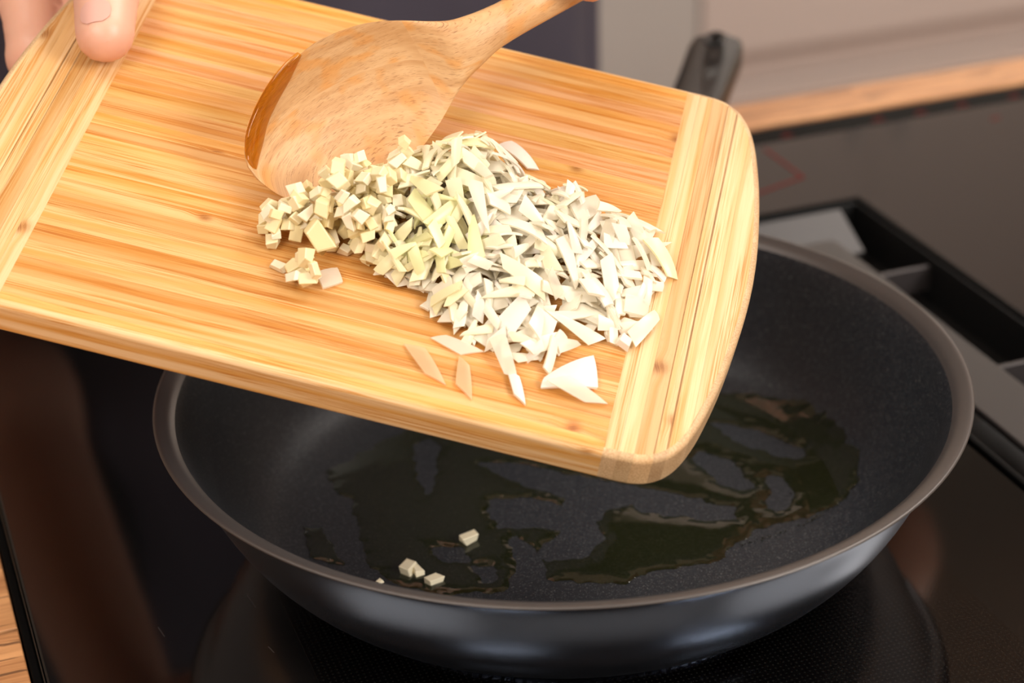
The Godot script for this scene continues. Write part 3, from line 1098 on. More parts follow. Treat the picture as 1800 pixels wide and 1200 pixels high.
# ------------------------------------------------------------------ the spoon and the syrup on its rim
func curve(pts: Array, u: float) -> float:
	for i in pts.size() - 1:
		if u <= pts[i + 1].x:
			var a: Vector2 = pts[maxi(i - 1, 0)]
			var d: Vector2 = pts[mini(i + 2, pts.size() - 1)]
			var t: float = (u - pts[i].x) / (pts[i + 1].x - pts[i].x)
			var m0: float = (pts[i + 1].y - a.y) / maxf(pts[i + 1].x - a.x, 1e-6) * (pts[i + 1].x - pts[i].x)
			var m1: float = (d.y - pts[i].y) / maxf(d.x - pts[i].x, 1e-6) * (pts[i + 1].x - pts[i].x)
			var t2 := t * t
			var t3 := t2 * t
			return (2 * t3 - 3 * t2 + 1) * pts[i].y + (t3 - 2 * t2 + t) * m0 + (3 * t2 - 2 * t3) * pts[i + 1].y + (t3 - t2) * m1
	return pts[pts.size() - 1].y

const UPPER := [Vector2(0, 2.2), Vector2(0.5, 4.5), Vector2(2.0, 7.5), Vector2(6.1, 12.4), Vector2(15.2, 19.0), Vector2(24, 23.2), Vector2(31.2, 25.0), Vector2(40.1, 26.0), Vector2(53.7, 24.2), Vector2(64, 20.3), Vector2(77.1, 13.4), Vector2(83.3, 11.0), Vector2(97.3, 9.0), Vector2(120, 8.6), Vector2(180, 8.2), Vector2(270, 7.5), Vector2(276, 5.0), Vector2(278, 1.0)]
const LOWER := [Vector2(0, 1.6), Vector2(0.5, -2.0), Vector2(2.2, -6.1), Vector2(5.3, -11.6), Vector2(10.6, -16.3), Vector2(18, -20.0), Vector2(28, -22.8), Vector2(38, -23.6), Vector2(50, -21.8), Vector2(62.4, -16.7), Vector2(68.7, -13.1), Vector2(75.9, -9.2), Vector2(84, -6.6), Vector2(94.3, -4.4), Vector2(120, -4.2), Vector2(180, -4.8), Vector2(270, -5.0), Vector2(276, -3.0), Vector2(278, 0.4)]

func dish(u: float, t: float) -> float:     # how deep the bowl is hollowed, in mm
	if u < 1.0 or u > 76.0:
		return 0.0
	var s := clampf(sin(PI * pow((u - 1.0) / 75.0, 0.85)), 0, 1)
	return 9.5 * pow(s, 0.6) * (1.0 - pow(absf(t), 2.3))

func spoon() -> void:
	var o := thing("wooden_spoon", "beech wooden spoon with an oval bowl scraping the cutting board", "spoon", BOARD * SPOON)
	var us := []
	for k in 15:
		us.append(5.0 * pow(k / 14.0, 2.0))
	for k in range(1, 60):
		us.append(5.0 + 1.5 * k)
	for k in range(1, 40):
		us.append(93.5 + k * 4.6)
	us.append(275.5); us.append(277.0); us.append(278.0)
	var nt := 24
	var b := MB.new()
	var rows := []
	for u in us:
		var hi := curve(UPPER, u)
		var lo := curve(LOWER, u)
		var s := smoothstep(64.0, 88.0, u)
		var half := 4.6 * (1.0 if u < 268.0 else sqrt(maxf(1.0 - pow((u - 268.0) / 10.2, 2.0), 0.0)))
		var thick := 2.3 * (0.4 + 0.6 * smoothstep(0.0, 3.0, u))
		var front := []
		var back := []
		for k in nt + 1:
			var t := -1.0 + 2.0 * k / nt
			t = sin(t * PI / 2)
			var v := lerpf(lo, hi, 0.5 + 0.5 * t)
			var rnd := sqrt(maxf(1.0 - t * t, 0.0))
			var soft := 0.8 * (1.0 - pow(absf(t), 10.0))
			front.append(Vector3(u, v, lerpf(-dish(u, t) + soft, half * pow(rnd, 0.8), s)) * 0.001)
			back.append(Vector3(u, v, lerpf(-(dish(u, t) * 1.02 + thick * pow(rnd, 0.35)), -half * pow(rnd, 0.8), s)) * 0.001)
		rows.append(front + back)
	var w := 2 * (nt + 1)
	for i in rows.size():
		for k in w:
			b.vert(rows[i][k], Vector3(0, 0, 1 if k <= nt else -1), Vector2(rows[i][k].x + rows[i][k].z * 0.6, rows[i][k].y + rows[i][k].z * 1.3) * 15.0)
	for i in rows.size() - 1:
		for k in nt:
			b.quad(i * w + k, i * w + k + 1, (i + 1) * w + k + 1, (i + 1) * w + k)
			b.quad(i * w + nt + 1 + k, i * w + nt + 2 + k, (i + 1) * w + nt + 2 + k, (i + 1) * w + nt + 1 + k)
		for k in [0, nt]:
			b.quad(i * w + k, i * w + nt + 1 + k, (i + 1) * w + nt + 1 + k, (i + 1) * w + k)
	for k in nt:
		b.quad(k, k + 1, nt + 2 + k, nt + 1 + k)
	renormal(b)
	part("spoon_body", b, M.beech, o)
	# amber syrup
	var h := MB.new()
	var outer := [Vector2(1.0, 1.2), Vector2(1.2, 4.4), Vector2(4.5, 10.6), Vector2(10.5, 16.2), Vector2(18.4, 21.2), Vector2(25.5, 24.2), Vector2(31.5, 25.4)]
	var inner := [Vector2(2.6, -0.6), Vector2(5.0, 1.6), Vector2(9.0, 5.4), Vector2(13.4, 10.2), Vector2(19.6, 14.8), Vector2(26.2, 19.2), Vector2(32.0, 24.4)]
	outer = smooth(outer, 6)
	inner = smooth(inner, 6)
	var m := outer.size()
	var nk := 16
	for i in m:
		var s := float(i) / (m - 1)
		var tall := 2.6 * pow(sin(PI * clampf(s * 0.94 + 0.03, 0, 1)), 0.5) * (1.15 - 0.4 * s)
		for k in nk + 1:
			var a := PI * 1.25 * k / nk - PI * 0.25
			var q := 0.5 + 0.5 * cos(a)
			var p: Vector2 = inner[i].lerp(outer[i] + (outer[i] - inner[i]).normalized() * 0.7, q)
			var u := p.x
			var hi := curve(UPPER, u)
			var lo := curve(LOWER, u)
			var t := clampf((p.y - lo) / (hi - lo) * 2.0 - 1.0, -1, 1)
			h.vert(Vector3(p.x, p.y, -dish(u, t) * 0.9 + tall * sin(a) * (1.0 if a > 0.0 else 0.9)) * 0.001, Vector3(0, 0, 1))
	for i in m - 1:
		for k in nk:
			h.quad(i * (nk + 1) + k, i * (nk + 1) + k + 1, (i + 1) * (nk + 1) + k + 1, (i + 1) * (nk + 1) + k)
	renormal(h)
	var hn := part("amber_syrup", h, M.honey)
	hn.transform = BOARD * SPOON
	tag(hn, "glossy amber syrup clinging to the left rim of the wooden spoon", "syrup")

# smooth normals from the faces, kept on the side the given normals point to
func renormal(b: MB) -> void:
	var acc := PackedVector3Array()
	acc.resize(b.v.size())
	for i in range(0, b.ix.size(), 3):
		var g := (b.v[b.ix[i + 2]] - b.v[b.ix[i]]).cross(b.v[b.ix[i + 1]] - b.v[b.ix[i]])
		for k in 3:
			acc[b.ix[i + k]] += g
	for i in acc.size():
		if acc[i].length_squared() > 0.0:
			b.n[i] = acc[i].normalized()

# ------------------------------------------------------------------ chopped onion and garlic
func onion_mesh(L: float, W: float, t: float, bend: float, cup: float, tap0: float, tap1: float, skew: float) -> MB:
	var nu := 6
	var nv := 4
	var b := MB.new()
	var top := []
	var bot := []
	# four cut corners, flat cuts between them
	var c00 := Vector2(-L / 2 + skew * W * 0.25, -W / 2 * tap0)
	var c01 := Vector2(-L / 2 - skew * W * 0.25, W / 2 * tap0)
	var c10 := Vector2(L / 2 + skew * W * 0.35, -W / 2 * tap1)
	var c11 := Vector2(L / 2 - skew * W * 0.35, W / 2 * tap1)
	for i in nu + 1:
		var s := float(i) / nu
		for k in nv + 1:
			var q := float(k) / nv
			var p := c00.lerp(c10, s).lerp(c01.lerp(c11, s), q)
			var belly := 4.0 * s * (1.0 - s) * 0.03 * W * (2.0 * q - 1.0)
			var a := bend * p.x / L
			var y := -cup * pow(2.0 * q - 1.0, 2.0) * W * 0.22
			var rad := L / bend if absf(bend) > 0.05 else 1e3
			var thick := t * (1.0 - 0.25 * pow(2.0 * q - 1.0, 2.0))
			var up := Vector3(sin(a), cos(a), 0)
			var base := Vector3(sin(a) * rad, (cos(a) - 1.0) * rad, p.y + belly) + up * y
			top.append(base + up * thick / 2)
			bot.append(base - up * thick / 2)
	var low := 1e9
	for p in bot:
		low = minf(low, p.y)
	var hi := -1e9
	for p in top:
		hi = maxf(hi, p.y)
	var sh := Vector3(0, -(low + hi) / 2, 0)
	for p in top:
		b.vert(p + sh, Vector3.UP)
	for p in bot:
		b.vert(p + sh, Vector3.DOWN)
	var off := top.size()
	for i in nu:
		for k in nv:
			var a := i * (nv + 1) + k
			b.quad(a, a + 1, a + nv + 2, a + nv + 1)
			b.quad(off + a, off + a + 1, off + a + nv + 2, off + a + nv + 1)
	renormal(b)
	var loop := []
	for k in nv:
		loop.append(k)
	for i in nu:
		loop.append(i * (nv + 1) + nv)
	for k in nv:
		loop.append(nu * (nv + 1) + nv - k)
	for i in nu:
		loop.append((nu - i) * (nv + 1))
	for i in loop.size():
		var a: int = loop[i]
		var d: int = loop[(i + 1) % loop.size()]
		var pa := b.v[a]
		var pd := b.v[d]
		var out := (pd - pa).cross(b.v[off + a] - pa).normalized()
		if out.dot((pa + pd) / 2) < 0.0:
			out = -out
		b.fquad(pa, pd, b.v[off + d], b.v[off + a], out)
	return b

func garlic_mesh(L: float, W: float, H: float, r: RandomNumberGenerator) -> MB:
	var p := []
	for i in 8:
		p.append(Vector3((L if i & 1 else -L) * r.randf_range(0.26, 0.58), (H if i & 2 else -H) * r.randf_range(0.34, 0.52), (W if i & 4 else -W) * r.randf_range(0.26, 0.58)))
	var b := MB.new()
	for q in [[0, 1, 3, 2], [4, 5, 7, 6], [0, 1, 5, 4], [2, 3, 7, 6], [0, 2, 6, 4], [1, 3, 7, 5]]:
		var mid: Vector3 = (p[q[0]] + p[q[1]] + p[q[2]] + p[q[3]]) / 4
		# small bevel: the face is shrunk and proud, its border leads to the corners
		var inn := []
		for k in 4:
			inn.append(p[q[k]].lerp(mid, 0.13) + mid * 0.05)
		var nn := mid.normalized()
		var g: Vector3 = (inn[1] - inn[0]).cross(inn[2] - inn[0]).normalized()
		if g.dot(nn) < 0.0:
			g = -g
		b.fquad(inn[0], inn[1], inn[2], inn[3], g)
		for k in 4:
			var a: Vector3 = p[q[k]]
			var d: Vector3 = p[q[(k + 1) % 4]]
			var ng := (g * 0.5 + ((a + d) / 2).normalized() * 0.5).normalized()
			b.fquad(a, d, inn[(k + 1) % 4], inn[k], ng)
	return b

var hm := PackedFloat32Array()
const HC := 0.0008
const HN := 220
const HZ := 190
const HO := Vector2(-0.06, -0.07)

func ground_at(p: Vector2) -> float:
	var x := int((p.x - HO.x) / HC)
	var z := int((p.y - HO.y) / HC)
	if x < 0 or z < 0 or x >= HN or z >= HZ:
		return 0.0
	return hm[z * HN + x]

# lets a piece settle on what lies below it: returns its place on the board
func settle(at: Vector2, yaw: float, L: float, W: float, thick: float, messy: float) -> Transform3D:
	var c := Vector2(cos(yaw), sin(yaw))
	var s := Vector2(-c.y, c.x)
	var pts := []
	var hs := []
	var sh := 0.0
	var sx := 0.0
	var sz := 0.0
	var nx := maxi(int(L / HC), 3)
	var nz := maxi(int(W / HC), 3)
	for i in nx:
		for k in nz:
			var a := (float(i) / (nx - 1) - 0.5) * L
			var d := (float(k) / (nz - 1) - 0.5) * W
			var h := ground_at(at + c * a + s * d)
			pts.append(Vector2(a, d)); hs.append(h)
			sh += h; sx += h * a; sz += h * d
	var cnt := pts.size()
	var ga := clampf(sx / (cnt * L * L / 12.0), -0.9, 0.9) + rng.randf_range(-messy, messy)
	var gd := clampf(sz / (cnt * W * W / 12.0), -0.9, 0.9) + rng.randf_range(-messy, messy)
	var need := []
	for i in cnt:
		need.append(hs[i] - ga * pts[i].x - gd * pts[i].y)
	need.sort()
	var lift: float = lerpf(need[int((cnt - 1) * 0.72)], need[cnt - 1], 0.15)
	for q in pts:
		lift = maxf(lift, -ga * q.x - gd * q.y)
	for i in cnt:
		var p: Vector2 = at + c * pts[i].x + s * pts[i].y
		var x := int((p.x - HO.x) / HC)
		var z := int((p.y - HO.y) / HC)
		if x >= 0 and z >= 0 and x < HN and z < HZ:
			hm[z * HN + x] = maxf(hm[z * HN + x], lift + ga * pts[i].x + gd * pts[i].y + thick)
	var ex := Vector3(c.x, ga, c.y).normalized()
	var ez := Vector3(s.x, gd, s.y)
	var ey := ez.cross(ex).normalized()
	ez = ex.cross(ey).normalized()
	return Transform3D(Basis(ex, ey, ez), Vector3(at.x, lift + thick / 2 + 0.0002, at.y))

# whether a piece would lie inside the spoon's bowl
func in_spoon(t: Transform3D) -> bool:
	var q := SPOON.affine_inverse() * t.origin * 1000.0
	if q.x < -2.0 or q.x > 90.0 or q.z > 12.0:
		return false
	var hi := curve(UPPER, maxf(q.x, 0.0)) + 2.0
	var lo := curve(LOWER, maxf(q.x, 0.0)) - 2.0
	if q.y > hi or q.y < lo:
		return false
	var w := clampf((q.y - lo) / (hi - lo) * 2.0 - 1.0, -1, 1)
	return q.z < 2.2 - dish(q.x, w)

# lifts a piece until no corner of it is in the board
func lifted(b: MB, t: Transform3D) -> Transform3D:
	var low := 1e9
	for p in b.v:
		low = minf(low, (t * p).y)
	t.origin.y += maxf(0.0003 - low, 0.0)
	return t

func heaps() -> void:
	hm.resize(HN * HZ)
	hm.fill(0.0)
	# the spoon's bowl leans over part of the board: keep pieces in front of it
	var kinds := []
	var r := RandomNumberGenerator.new()
	r.seed = 99
	for k in 26:
		var big := k % 4 == 0
		var L := r.randf_range(0.0070, 0.0118) if not big else r.randf_range(0.0125, 0.0165)
		var W := r.randf_range(0.0030, 0.0050) if not big else r.randf_range(0.0052, 0.0076)
		var t := r.randf_range(0.0006, 0.0013) if not big else 0.0008
		kinds.append([onion_mesh(L, W, t, r.randf_range(0.06, 0.7), r.randf_range(0.0, 0.35), r.randf_range(0.55, 1.1), r.randf_range(0.6, 1.15) if k % 3 else r.randf_range(0.1, 0.4), r.randf_range(-1.3, 1.3)), L, W, t * 1.4])
	var shapes := {}
	var gk := []
	for k in 16:
		var L := r.randf_range(0.0036, 0.0062)
		var W := r.randf_range(0.0030, 0.0047)
		var H := r.randf_range(0.0018, 0.0040)
		gk.append([garlic_mesh(L, W, H, r), L, W, H])
	var piece := func(called: String, kind: Array, m: Material, t: Transform3D, label: String, cat: String, group: String):
		var key := [kind[0], m]
		if not shapes.has(key):
			shapes[key] = to_mesh([kind[0]], [m])
		var o := put(called, shapes[key])
		o.transform = BOARD * t
		tag(o, label, cat, group)
		return o
	# garlic first: it lies against the spoon, the onion over its right flank
	var gpoly := ring_of([-29, 28, -26, 24, -16, 15.5, -3, 6, 6, 0, 11, -5, 15, 7, 13, 33, 8, 34, -4, 30, -12, 30, -22, 35])
	var made := 0
	var tries := 0
	while made < 190 and tries < 7000:
		tries += 1
		var p := Vector2(rng.randf_range(-30, 14), rng.randf_range(-15, 36)) * 0.001
		var d := inside_by(p, gpoly)
		if d < 0.0 or rng.randf() > 0.25 + d / 0.006:
			continue
		if ground_at(p) > minf(lerpf(0.0018, 0.0105, clampf((p.x + 0.020) / 0.030, 0, 1)), 0.001 + d * 1.2 + 0.006 * smoothstep(0.012, -0.004, p.y)):
			continue
		var k: Array = gk[rng.randi() % gk.size()]
		var t := lifted(k[0], settle(p, rng.randf() * TAU, k[1], k[2], k[3], 0.35))
		if in_spoon(t):
			continue
		piece.call("garlic_piece", k, M.garlic[rng.randi() % 3], t, "small cream yellow cube of chopped garlic in the heap beside the wooden spoon", "garlic", "chopped garlic heaped at the spoon")
		made += 1
	# the onion heap
	var opoly := ring_of([9, -4, 14, -13, 22, -22, 31, -25, 40, -18, 54, -11, 66, -16, 79, -12, 91, -14, 100, 4, 97, 22, 96, 36, 84, 40, 82, 46, 70, 58, 60, 56, 44, 54, 34, 50, 29, 39, 16, 41, 9, 32, 11, 7])
	var buried := MB.new()
	made = 0
	tries = 0
	while made < 640 and tries < 30000:
		tries += 1
		var p := Vector2(rng.randf_range(5, 102), rng.randf_range(-27, 60)) * 0.001
		var d := inside_by(p, opoly)
		if d < 0.0012:
			continue
		var core := clampf(1.0 - Vector2((p.x - 0.026) / 0.066, (p.y - 0.002) / 0.054).length(), 0, 1)
		if rng.randf() > 0.20 + 0.6 * core + 0.2 * clampf(d / 0.012, 0, 1):
			continue
		var share := clampf(made / 560.0, 0.25, 1.0)
		if ground_at(p) > (0.0032 + 0.0185 * pow(core, 0.85)) * share:
			continue
		var i := rng.randi() % kinds.size()
		if d < 0.006 and i % 4 == 0:
			i += 1
		var k: Array = kinds[i]
		var t := settle(p, rng.randf() * TAU, k[1] * 0.85, k[2] * 0.85, k[3], (0.75 if made % 5 < 2 else 0.30) if d > 0.006 else 0.12)
		t = lifted(k[0], t)
		if in_spoon(t):
			continue
		if made < 355:
			append(buried, k[0], t)
			made += 1
			continue
		var m := 0
		var q := rng.randf()
		var green := Vector2((p.x - 0.024) / 0.018, (p.y - 0.028) / 0.018).length()
		if green < 1.0 and q < 0.75:
			m = 4 if q < 0.30 else 2
		elif p.x < 0.040:
			m = [1, 1, 2, 0, 1][rng.randi() % 5]
		elif p.x > 0.066:
			m = [3, 0, 3, 5, 0][rng.randi() % 5]
		else:
			m = [0, 0, 1, 3, 0][rng.randi() % 5]
		piece.call("onion_piece", k, M.onion[m], t, "thin white sliver of chopped onion in the big heap on the cutting board", "onion", "chopped onion heaped on the cutting board")
		made += 1
	var bits := part("chopped_onion", buried, M.onion[0])
	bits.transform = BOARD
	tag(bits, "finely chopped white onion filling the inside of the heap", "onion")
	bits.set_meta("kind", "stuff")
	# pieces that lie apart
	var lone := func(called: String, kind: Array, m: Material, x: float, z: float, yaw: float, label: String, cat: String):
		var t := settle(Vector2(x, z) * 0.001, yaw, kind[1] * 0.8, kind[2] * 0.8, kind[3], 0.04)
		piece.call(called, kind, m, t, label, cat, "")
	var flake := [onion_mesh(0.0140, 0.0072, 0.0006, 0.2, 0.1, 0.7, 0.55, 1.2), 0.015, 0.0085, 0.0012]
	var chip := [onion_mesh(0.0120, 0.0062, 0.0006, 0.2, 0.1, 0.5, 0.8, 1.2), 0.0125, 0.0068, 0.0012]
	var sliver := [onion_mesh(0.0098, 0.0040, 0.0011, 0.3, 0.1, 0.75, 0.7, 1.4), 0.010, 0.0042, 0.0018]
	var slab := [onion_mesh(0.0175, 0.0125, 0.0012, 0.5, 0.2, 0.25, 1.0, 0.4), 0.0175, 0.012, 0.002]
	var longish := [onion_mesh(0.0150, 0.0058, 0.0010, 0.8, 0.2, 0.9, 0.6, 0.6), 0.016, 0.0062, 0.0018]
	var cube := [garlic_mesh(0.0064, 0.0044, 0.0034, r), 0.0064, 0.0044, 0.0034]
	var small := [garlic_mesh(0.0044, 0.0040, 0.0030, r), 0.0044, 0.0040, 0.003]
	var wedge := [garlic_mesh(0.0056, 0.0030, 0.0020, r), 0.0056, 0.003, 0.002]
	lone.call("onion_flake", flake, M.onion[6], 35.5, 66.0, 0.85, "brownish translucent onion flake lying left of the front onion pieces", "onion")
	lone.call("onion_flake", chip, M.onion[6], 48.0, 67.5, 1.35, "smaller brownish onion flake between the larger flake and the lone sliver", "onion")
	lone.call("onion_sliver", sliver, M.onion[3], 64.1, 66.9, 1.15, "lone narrow white onion sliver near the front edge of the board", "onion")
	lone.call("onion_slab", slab, M.onion[3], 78.7, 58.5, -0.55, "broad white onion wedge at the front of the heap by the end strip", "onion")
	lone.call("onion_flake", flake, M.onion[5], 82.0, 64.0, 0.25, "translucent onion flake under the broad white onion wedge", "onion")
	lone.call("onion_curl", longish, M.onion[3], 44.0, -29.5, 0.62, "curled translucent onion piece lying behind the heap near the spoon", "onion")
	lone.call("onion_strip", longish, M.onion[1], 97.5, 32.4, -1.15, "pale yellow curved onion piece lying on the pale end strip, nearest the viewer", "onion")
	lone.call("onion_strip", longish, M.onion[2], 98.0, 3.6, 0.75, "yellowish onion piece furthest onto the pale end strip of the board", "onion")
	lone.call("onion_square", small, M.onion[3], 92.3, 40.5, 0.1, "small square white onion piece on the seam before the end strip", "onion")
	lone.call("onion_square", [onion_mesh(0.008, 0.007, 0.0012, 0.3, 0.1, 1, 0.9, 0.2), 0.008, 0.007, 0.0016], M.onion[5], 93.5, 26.0, -0.2, "small white onion square above the seam of the end strip", "onion")
	lone.call("onion_flake", chip, M.onion[5], 42.7, 56.8, 0.3, "pale onion flake at the lower left foot of the heap", "onion")
	lone.call("onion_strip", longish, M.onion[5], 57.7, 57.5, 1.0, "translucent onion strip pointing to the front edge, left of the lone sliver", "onion")
	# the little garlic group in front
	for q in [[-10.0, 40.2, cube, 0.2], [-7.5, 43.2, small, 1.0], [-12.0, 44.7, cube, 2.4], [-9.0, 46.7, small, 0.4], [-5.5, 45.7, small, 1.9], [-7.0, 48.7, cube, 2.8], [-11.0, 49.2, wedge, 0.1], [-9.0, 43.7, small, 2.1], [-8.0, 45.7, cube, 1.3], [-4.5, 48.2, wedge, 0.9]]:
		var t := settle(Vector2(q[0], q[1]) * 0.001, q[3], q[2][1], q[2][2], q[2][3], 0.15)
		piece.call("garlic_piece", q[2], M.garlic[rng.randi() % 3], t, "cream garlic cube in the little cluster in front of the garlic heap", "garlic", "garlic cluster before the heap")
	lone.call("garlic_chunk", wedge, M.garlic[2], -17.2, 42.9, 0.3, "lone garlic sliver left of the little garlic cluster", "garlic")
	lone.call("garlic_chunk", [garlic_mesh(0.0105, 0.0062, 0.0045, r), 0.0105, 0.0062, 0.0045], M.garlic[1], -7.0, 33.2, 0.35, "largest oblong garlic chunk at the front of the garlic heap", "garlic")
	lone.call("onion_square", [onion_mesh(0.0075, 0.0065, 0.001, 0.2, 0.1, 1, 0.9, 0.3), 0.0075, 0.0065, 0.0014], M.onion[5], -0.8, 43.0, -0.8, "translucent onion square right of the little garlic cluster", "onion")

func pan_bits() -> void:
	var r := RandomNumberGenerator.new()
	r.seed = 321
	var where := [[-0.0395, 0.0105, 0.0066, 0.0048, 0.3, "single garlic cube lying in the oil near the pan's middle"], [-0.0648, 0.0200, 0.0068, 0.0050, 0.8, "largest garlic bit in the oil, left of the others"], [-0.0622, 0.0225, 0.0048, 0.0036, 1.7, "garlic bit leaning on the largest garlic bit in the pan"], [-0.0590, 0.0300, 0.0060, 0.0040, 0.2, "flat garlic bit nearest the front wall of the pan"], [-0.0765, 0.0235, 0.0030, 0.0022, 0.6, "tiny garlic crumb half hidden by the front rim of the pan"]]
	for q in where:
		var h: float = q[3] * 0.62
		var o := part("garlic_piece", garlic_mesh(q[2], q[3], h, r), M.garlic[2])
		o.transform = Transform3D(Basis(Vector3.UP, q[4]), Vector3(q[0], pan_height(Vector2(q[0], q[1]).length()) + h / 2 + 0.0003, q[1]))
		tag(o, q[5], "garlic", "garlic bits fallen into the pan")

# ------------------------------------------------------------------ the cook
func person() -> void:
	var o := thing("person", "person in a dark apron tipping the cutting board and holding the wooden spoon", "person", Transform3D(Basis.IDENTITY, Vector3(0.04, FLOOR, -0.55)))
	var inv := o.transform.affine_inverse()
	var tips := []
	var tint := func(p: Vector3) -> Color:
		var red := 0.0
		for q in tips:
			red = maxf(red, 1.0 - smoothstep(0.008, 0.026, p.distance_to(q)))
		return Color(0.875, 0.665, 0.565).srgb_to_linear().lerp(Color(0.85, 0.48, 0.41).srgb_to_linear(), red)
	var L := func(x: float, y: float, z: float) -> Vector3: return inv * (BOARD * (Vector3(x, y, z) * 0.001))
	var S := func(u: float, v: float, w: float) -> Vector3: return inv * (BOARD * (SPOON * (Vector3(u, v, w) * 0.001)))
	var W := func(x: float, y: float, z: float) -> Vector3: return inv * Vector3(x, y, z)
	# hand on the board
	var a := []
	chain(a, [L.call(-152, 0, -120), L.call(-126, 9, -88), L.call(-107.5, 12.6, -54), L.call(-99.5, 11.2, -30)], [0.0150, 0.0125, 0.0116, 0.0098])
	chain(a, [L.call(-157, -8, -112), L.call(-144.5, -22, -73), L.call(-132, -24.0, -47), L.call(-117, -23.2, -42)], [0.0120, 0.0112, 0.0104, 0.0090])
	chain(a, [L.call(-160, -18, -124), L.call(-141, -33, -90), L.call(-122, -25.6, -68), L.call(-100, -23.2, -58)], [0.0118, 0.0105, 0.0096, 0.0088])
	chain(a, [L.call(-152, -26, -136), L.call(-128, -38, -106), L.call(-109, -26.5, -86), L.call(-90, -22.8, -76)], [0.0115, 0.0102, 0.0094, 0.0086])
	chain(a, [L.call(-142, -28, -146), L.call(-120, -36, -122), L.call(-103, -26, -104), L.call(-88, -22, -94)], [0.0105, 0.0092, 0.0084, 0.0076])
	var wl: Vector3 = L.call(-196, 6, -178)
	for q in [L.call(-152, 0, -120), L.call(-162, -8, -112), L.call(-160, -18, -124), L.call(-152, -26, -136), L.call(-142, -28, -146)]:
		a.append([wl, q, 0.020, 0.0135])
	tips = [L.call(-99, 11, -28), L.call(-117, -23, -43)]
	# hand on the spoon
	var d := []
	chain(d, [S.call(206, 36, -10), S.call(166, 30, 10), S.call(143, 14, 14), S.call(128, 3.5, 12.5)], [0.0120, 0.0106, 0.0096, 0.0085])
	chain(d, [S.call(216, 35, -12), S.call(186, 30, 14), S.call(172, 12, 16), S.call(163, -4, 13)], [0.0120, 0.0106, 0.0096, 0.0086])
	chain(d, [S.call(228, 34, -14), S.call(205, 29, 13), S.call(193, 11, 16), S.call(184, -5, 13)], [0.0116, 0.0103, 0.0094, 0.0084])
	chain(d, [S.call(239, 33, -18), S.call(222, 27, 10), S.call(212, 10, 14), S.call(204, -4, 12)], [0.0108, 0.0092, 0.0084, 0.0076])
	chain(d, [S.call(242, 26, -32), S.call(214, 4, -28), S.call(190, -6, -18), S.call(170, -4, -14)], [0.0150, 0.0126, 0.0112, 0.0096])
	var wr: Vector3 = S.call(272, 62, -44)
	for q in [S.call(206, 36, -10), S.call(216, 35, -12), S.call(228, 34, -14), S.call(239, 33, -18), S.call(242, 26, -32)]:
		d.append([wr, q, 0.021, 0.0135])
	tips.append(S.call(127, 2, 13))
	var el: Vector3 = W.call(-0.165, 0.150, -0.465)
	var er: Vector3 = W.call(0.330, 0.30, -0.33)
	var sl: Vector3 = W.call(-0.145, 0.44, -0.53)
	var sr: Vector3 = W.call(0.235, 0.46, -0.53)
	var body := MB.new()
	flesh(body, a, 0.0026, 0.0035, tint)
	flesh(body, d, 0.0032, 0.0035, tint)
	tips = []
	# the rest of the body
	var c := []
	chain(c, [wl, el, sl], [0.024, 0.038, 0.048])
	chain(c, [wr, er, sr], [0.024, 0.038, 0.048])
	for s in [-1.0, 1.0]:
		chain(c, [W.call(0.045 + 0.07 * s, 0.40, -0.56), W.call(0.045 + 0.06 * s, 0.18, -0.58), W.call(0.045 + 0.07 * s, 0.0, -0.58), W.call(0.045 + 0.085 * s, -0.42, -0.58), W.call(0.045 + 0.09 * s, -0.84, -0.60)], [0.095, 0.088, 0.10, 0.062, 0.045])
		c.append([W.call(0.045 + 0.09 * s, -0.86, -0.60), W.call(0.045 + 0.10 * s, -0.885, -0.44), 0.042, 0.030])
		c.append([W.call(0.045 + 0.10 * s, 0.44, -0.54), W.call(0.045, 0.48, -0.54), 0.06, 0.06])
	c.append([W.call(0.045, 0.47, -0.54), W.call(0.045, 0.58, -0.50), 0.056, 0.054])
	flesh(body, c, 0.012, 0.03, tint)
	var hd := []
	hd.append([W.call(0.045, 0.70, -0.50), W.call(0.045, 0.69, -0.46), 0.085, 0.078])
	hd.append([W.call(0.045, 0.64, -0.44), W.call(0.045, 0.60, -0.43), 0.058, 0.040])
	hd.append([W.call(0.045, 0.675, -0.385), W.call(0.045, 0.645, -0.362), 0.008, 0.012])
	hd.append([W.call(0.030, 0.615, -0.385), W.call(0.060, 0.615, -0.385), 0.007, 0.007])
	hd.append([W.call(0.015, 0.693, -0.388), W.call(0.075, 0.693, -0.388), 0.010, 0.010])
	for s in [-1.0, 1.0]:
		hd.append([W.call(0.045 + 0.083 * s, 0.69, -0.475), W.call(0.045 + 0.088 * s, 0.65, -0.465), 0.012, 0.010])
	hd.append([W.call(0.045, 0.58, -0.50), W.call(0.045, 0.64, -0.48), 0.054, 0.056])
	flesh(body, hd, 0.006, 0.010, tint)
	var bo := part("body", body, M.skin, o)
	# thumbnail
	var nail := MB.new()
	var p0: Vector3 = Vector3(-107.5, 12.6, -54) * 0.001
	var p1: Vector3 = Vector3(-99.5, 11.2, -30) * 0.001
	var ax := (p1 - p0).normalized()
	var out := Vector3(-0.14, 0.86, 0.48)
	out = (out - ax * out.dot(ax)).normalized()
	var sd := ax.cross(out).normalized()
	var nr := 9
	var rows := []
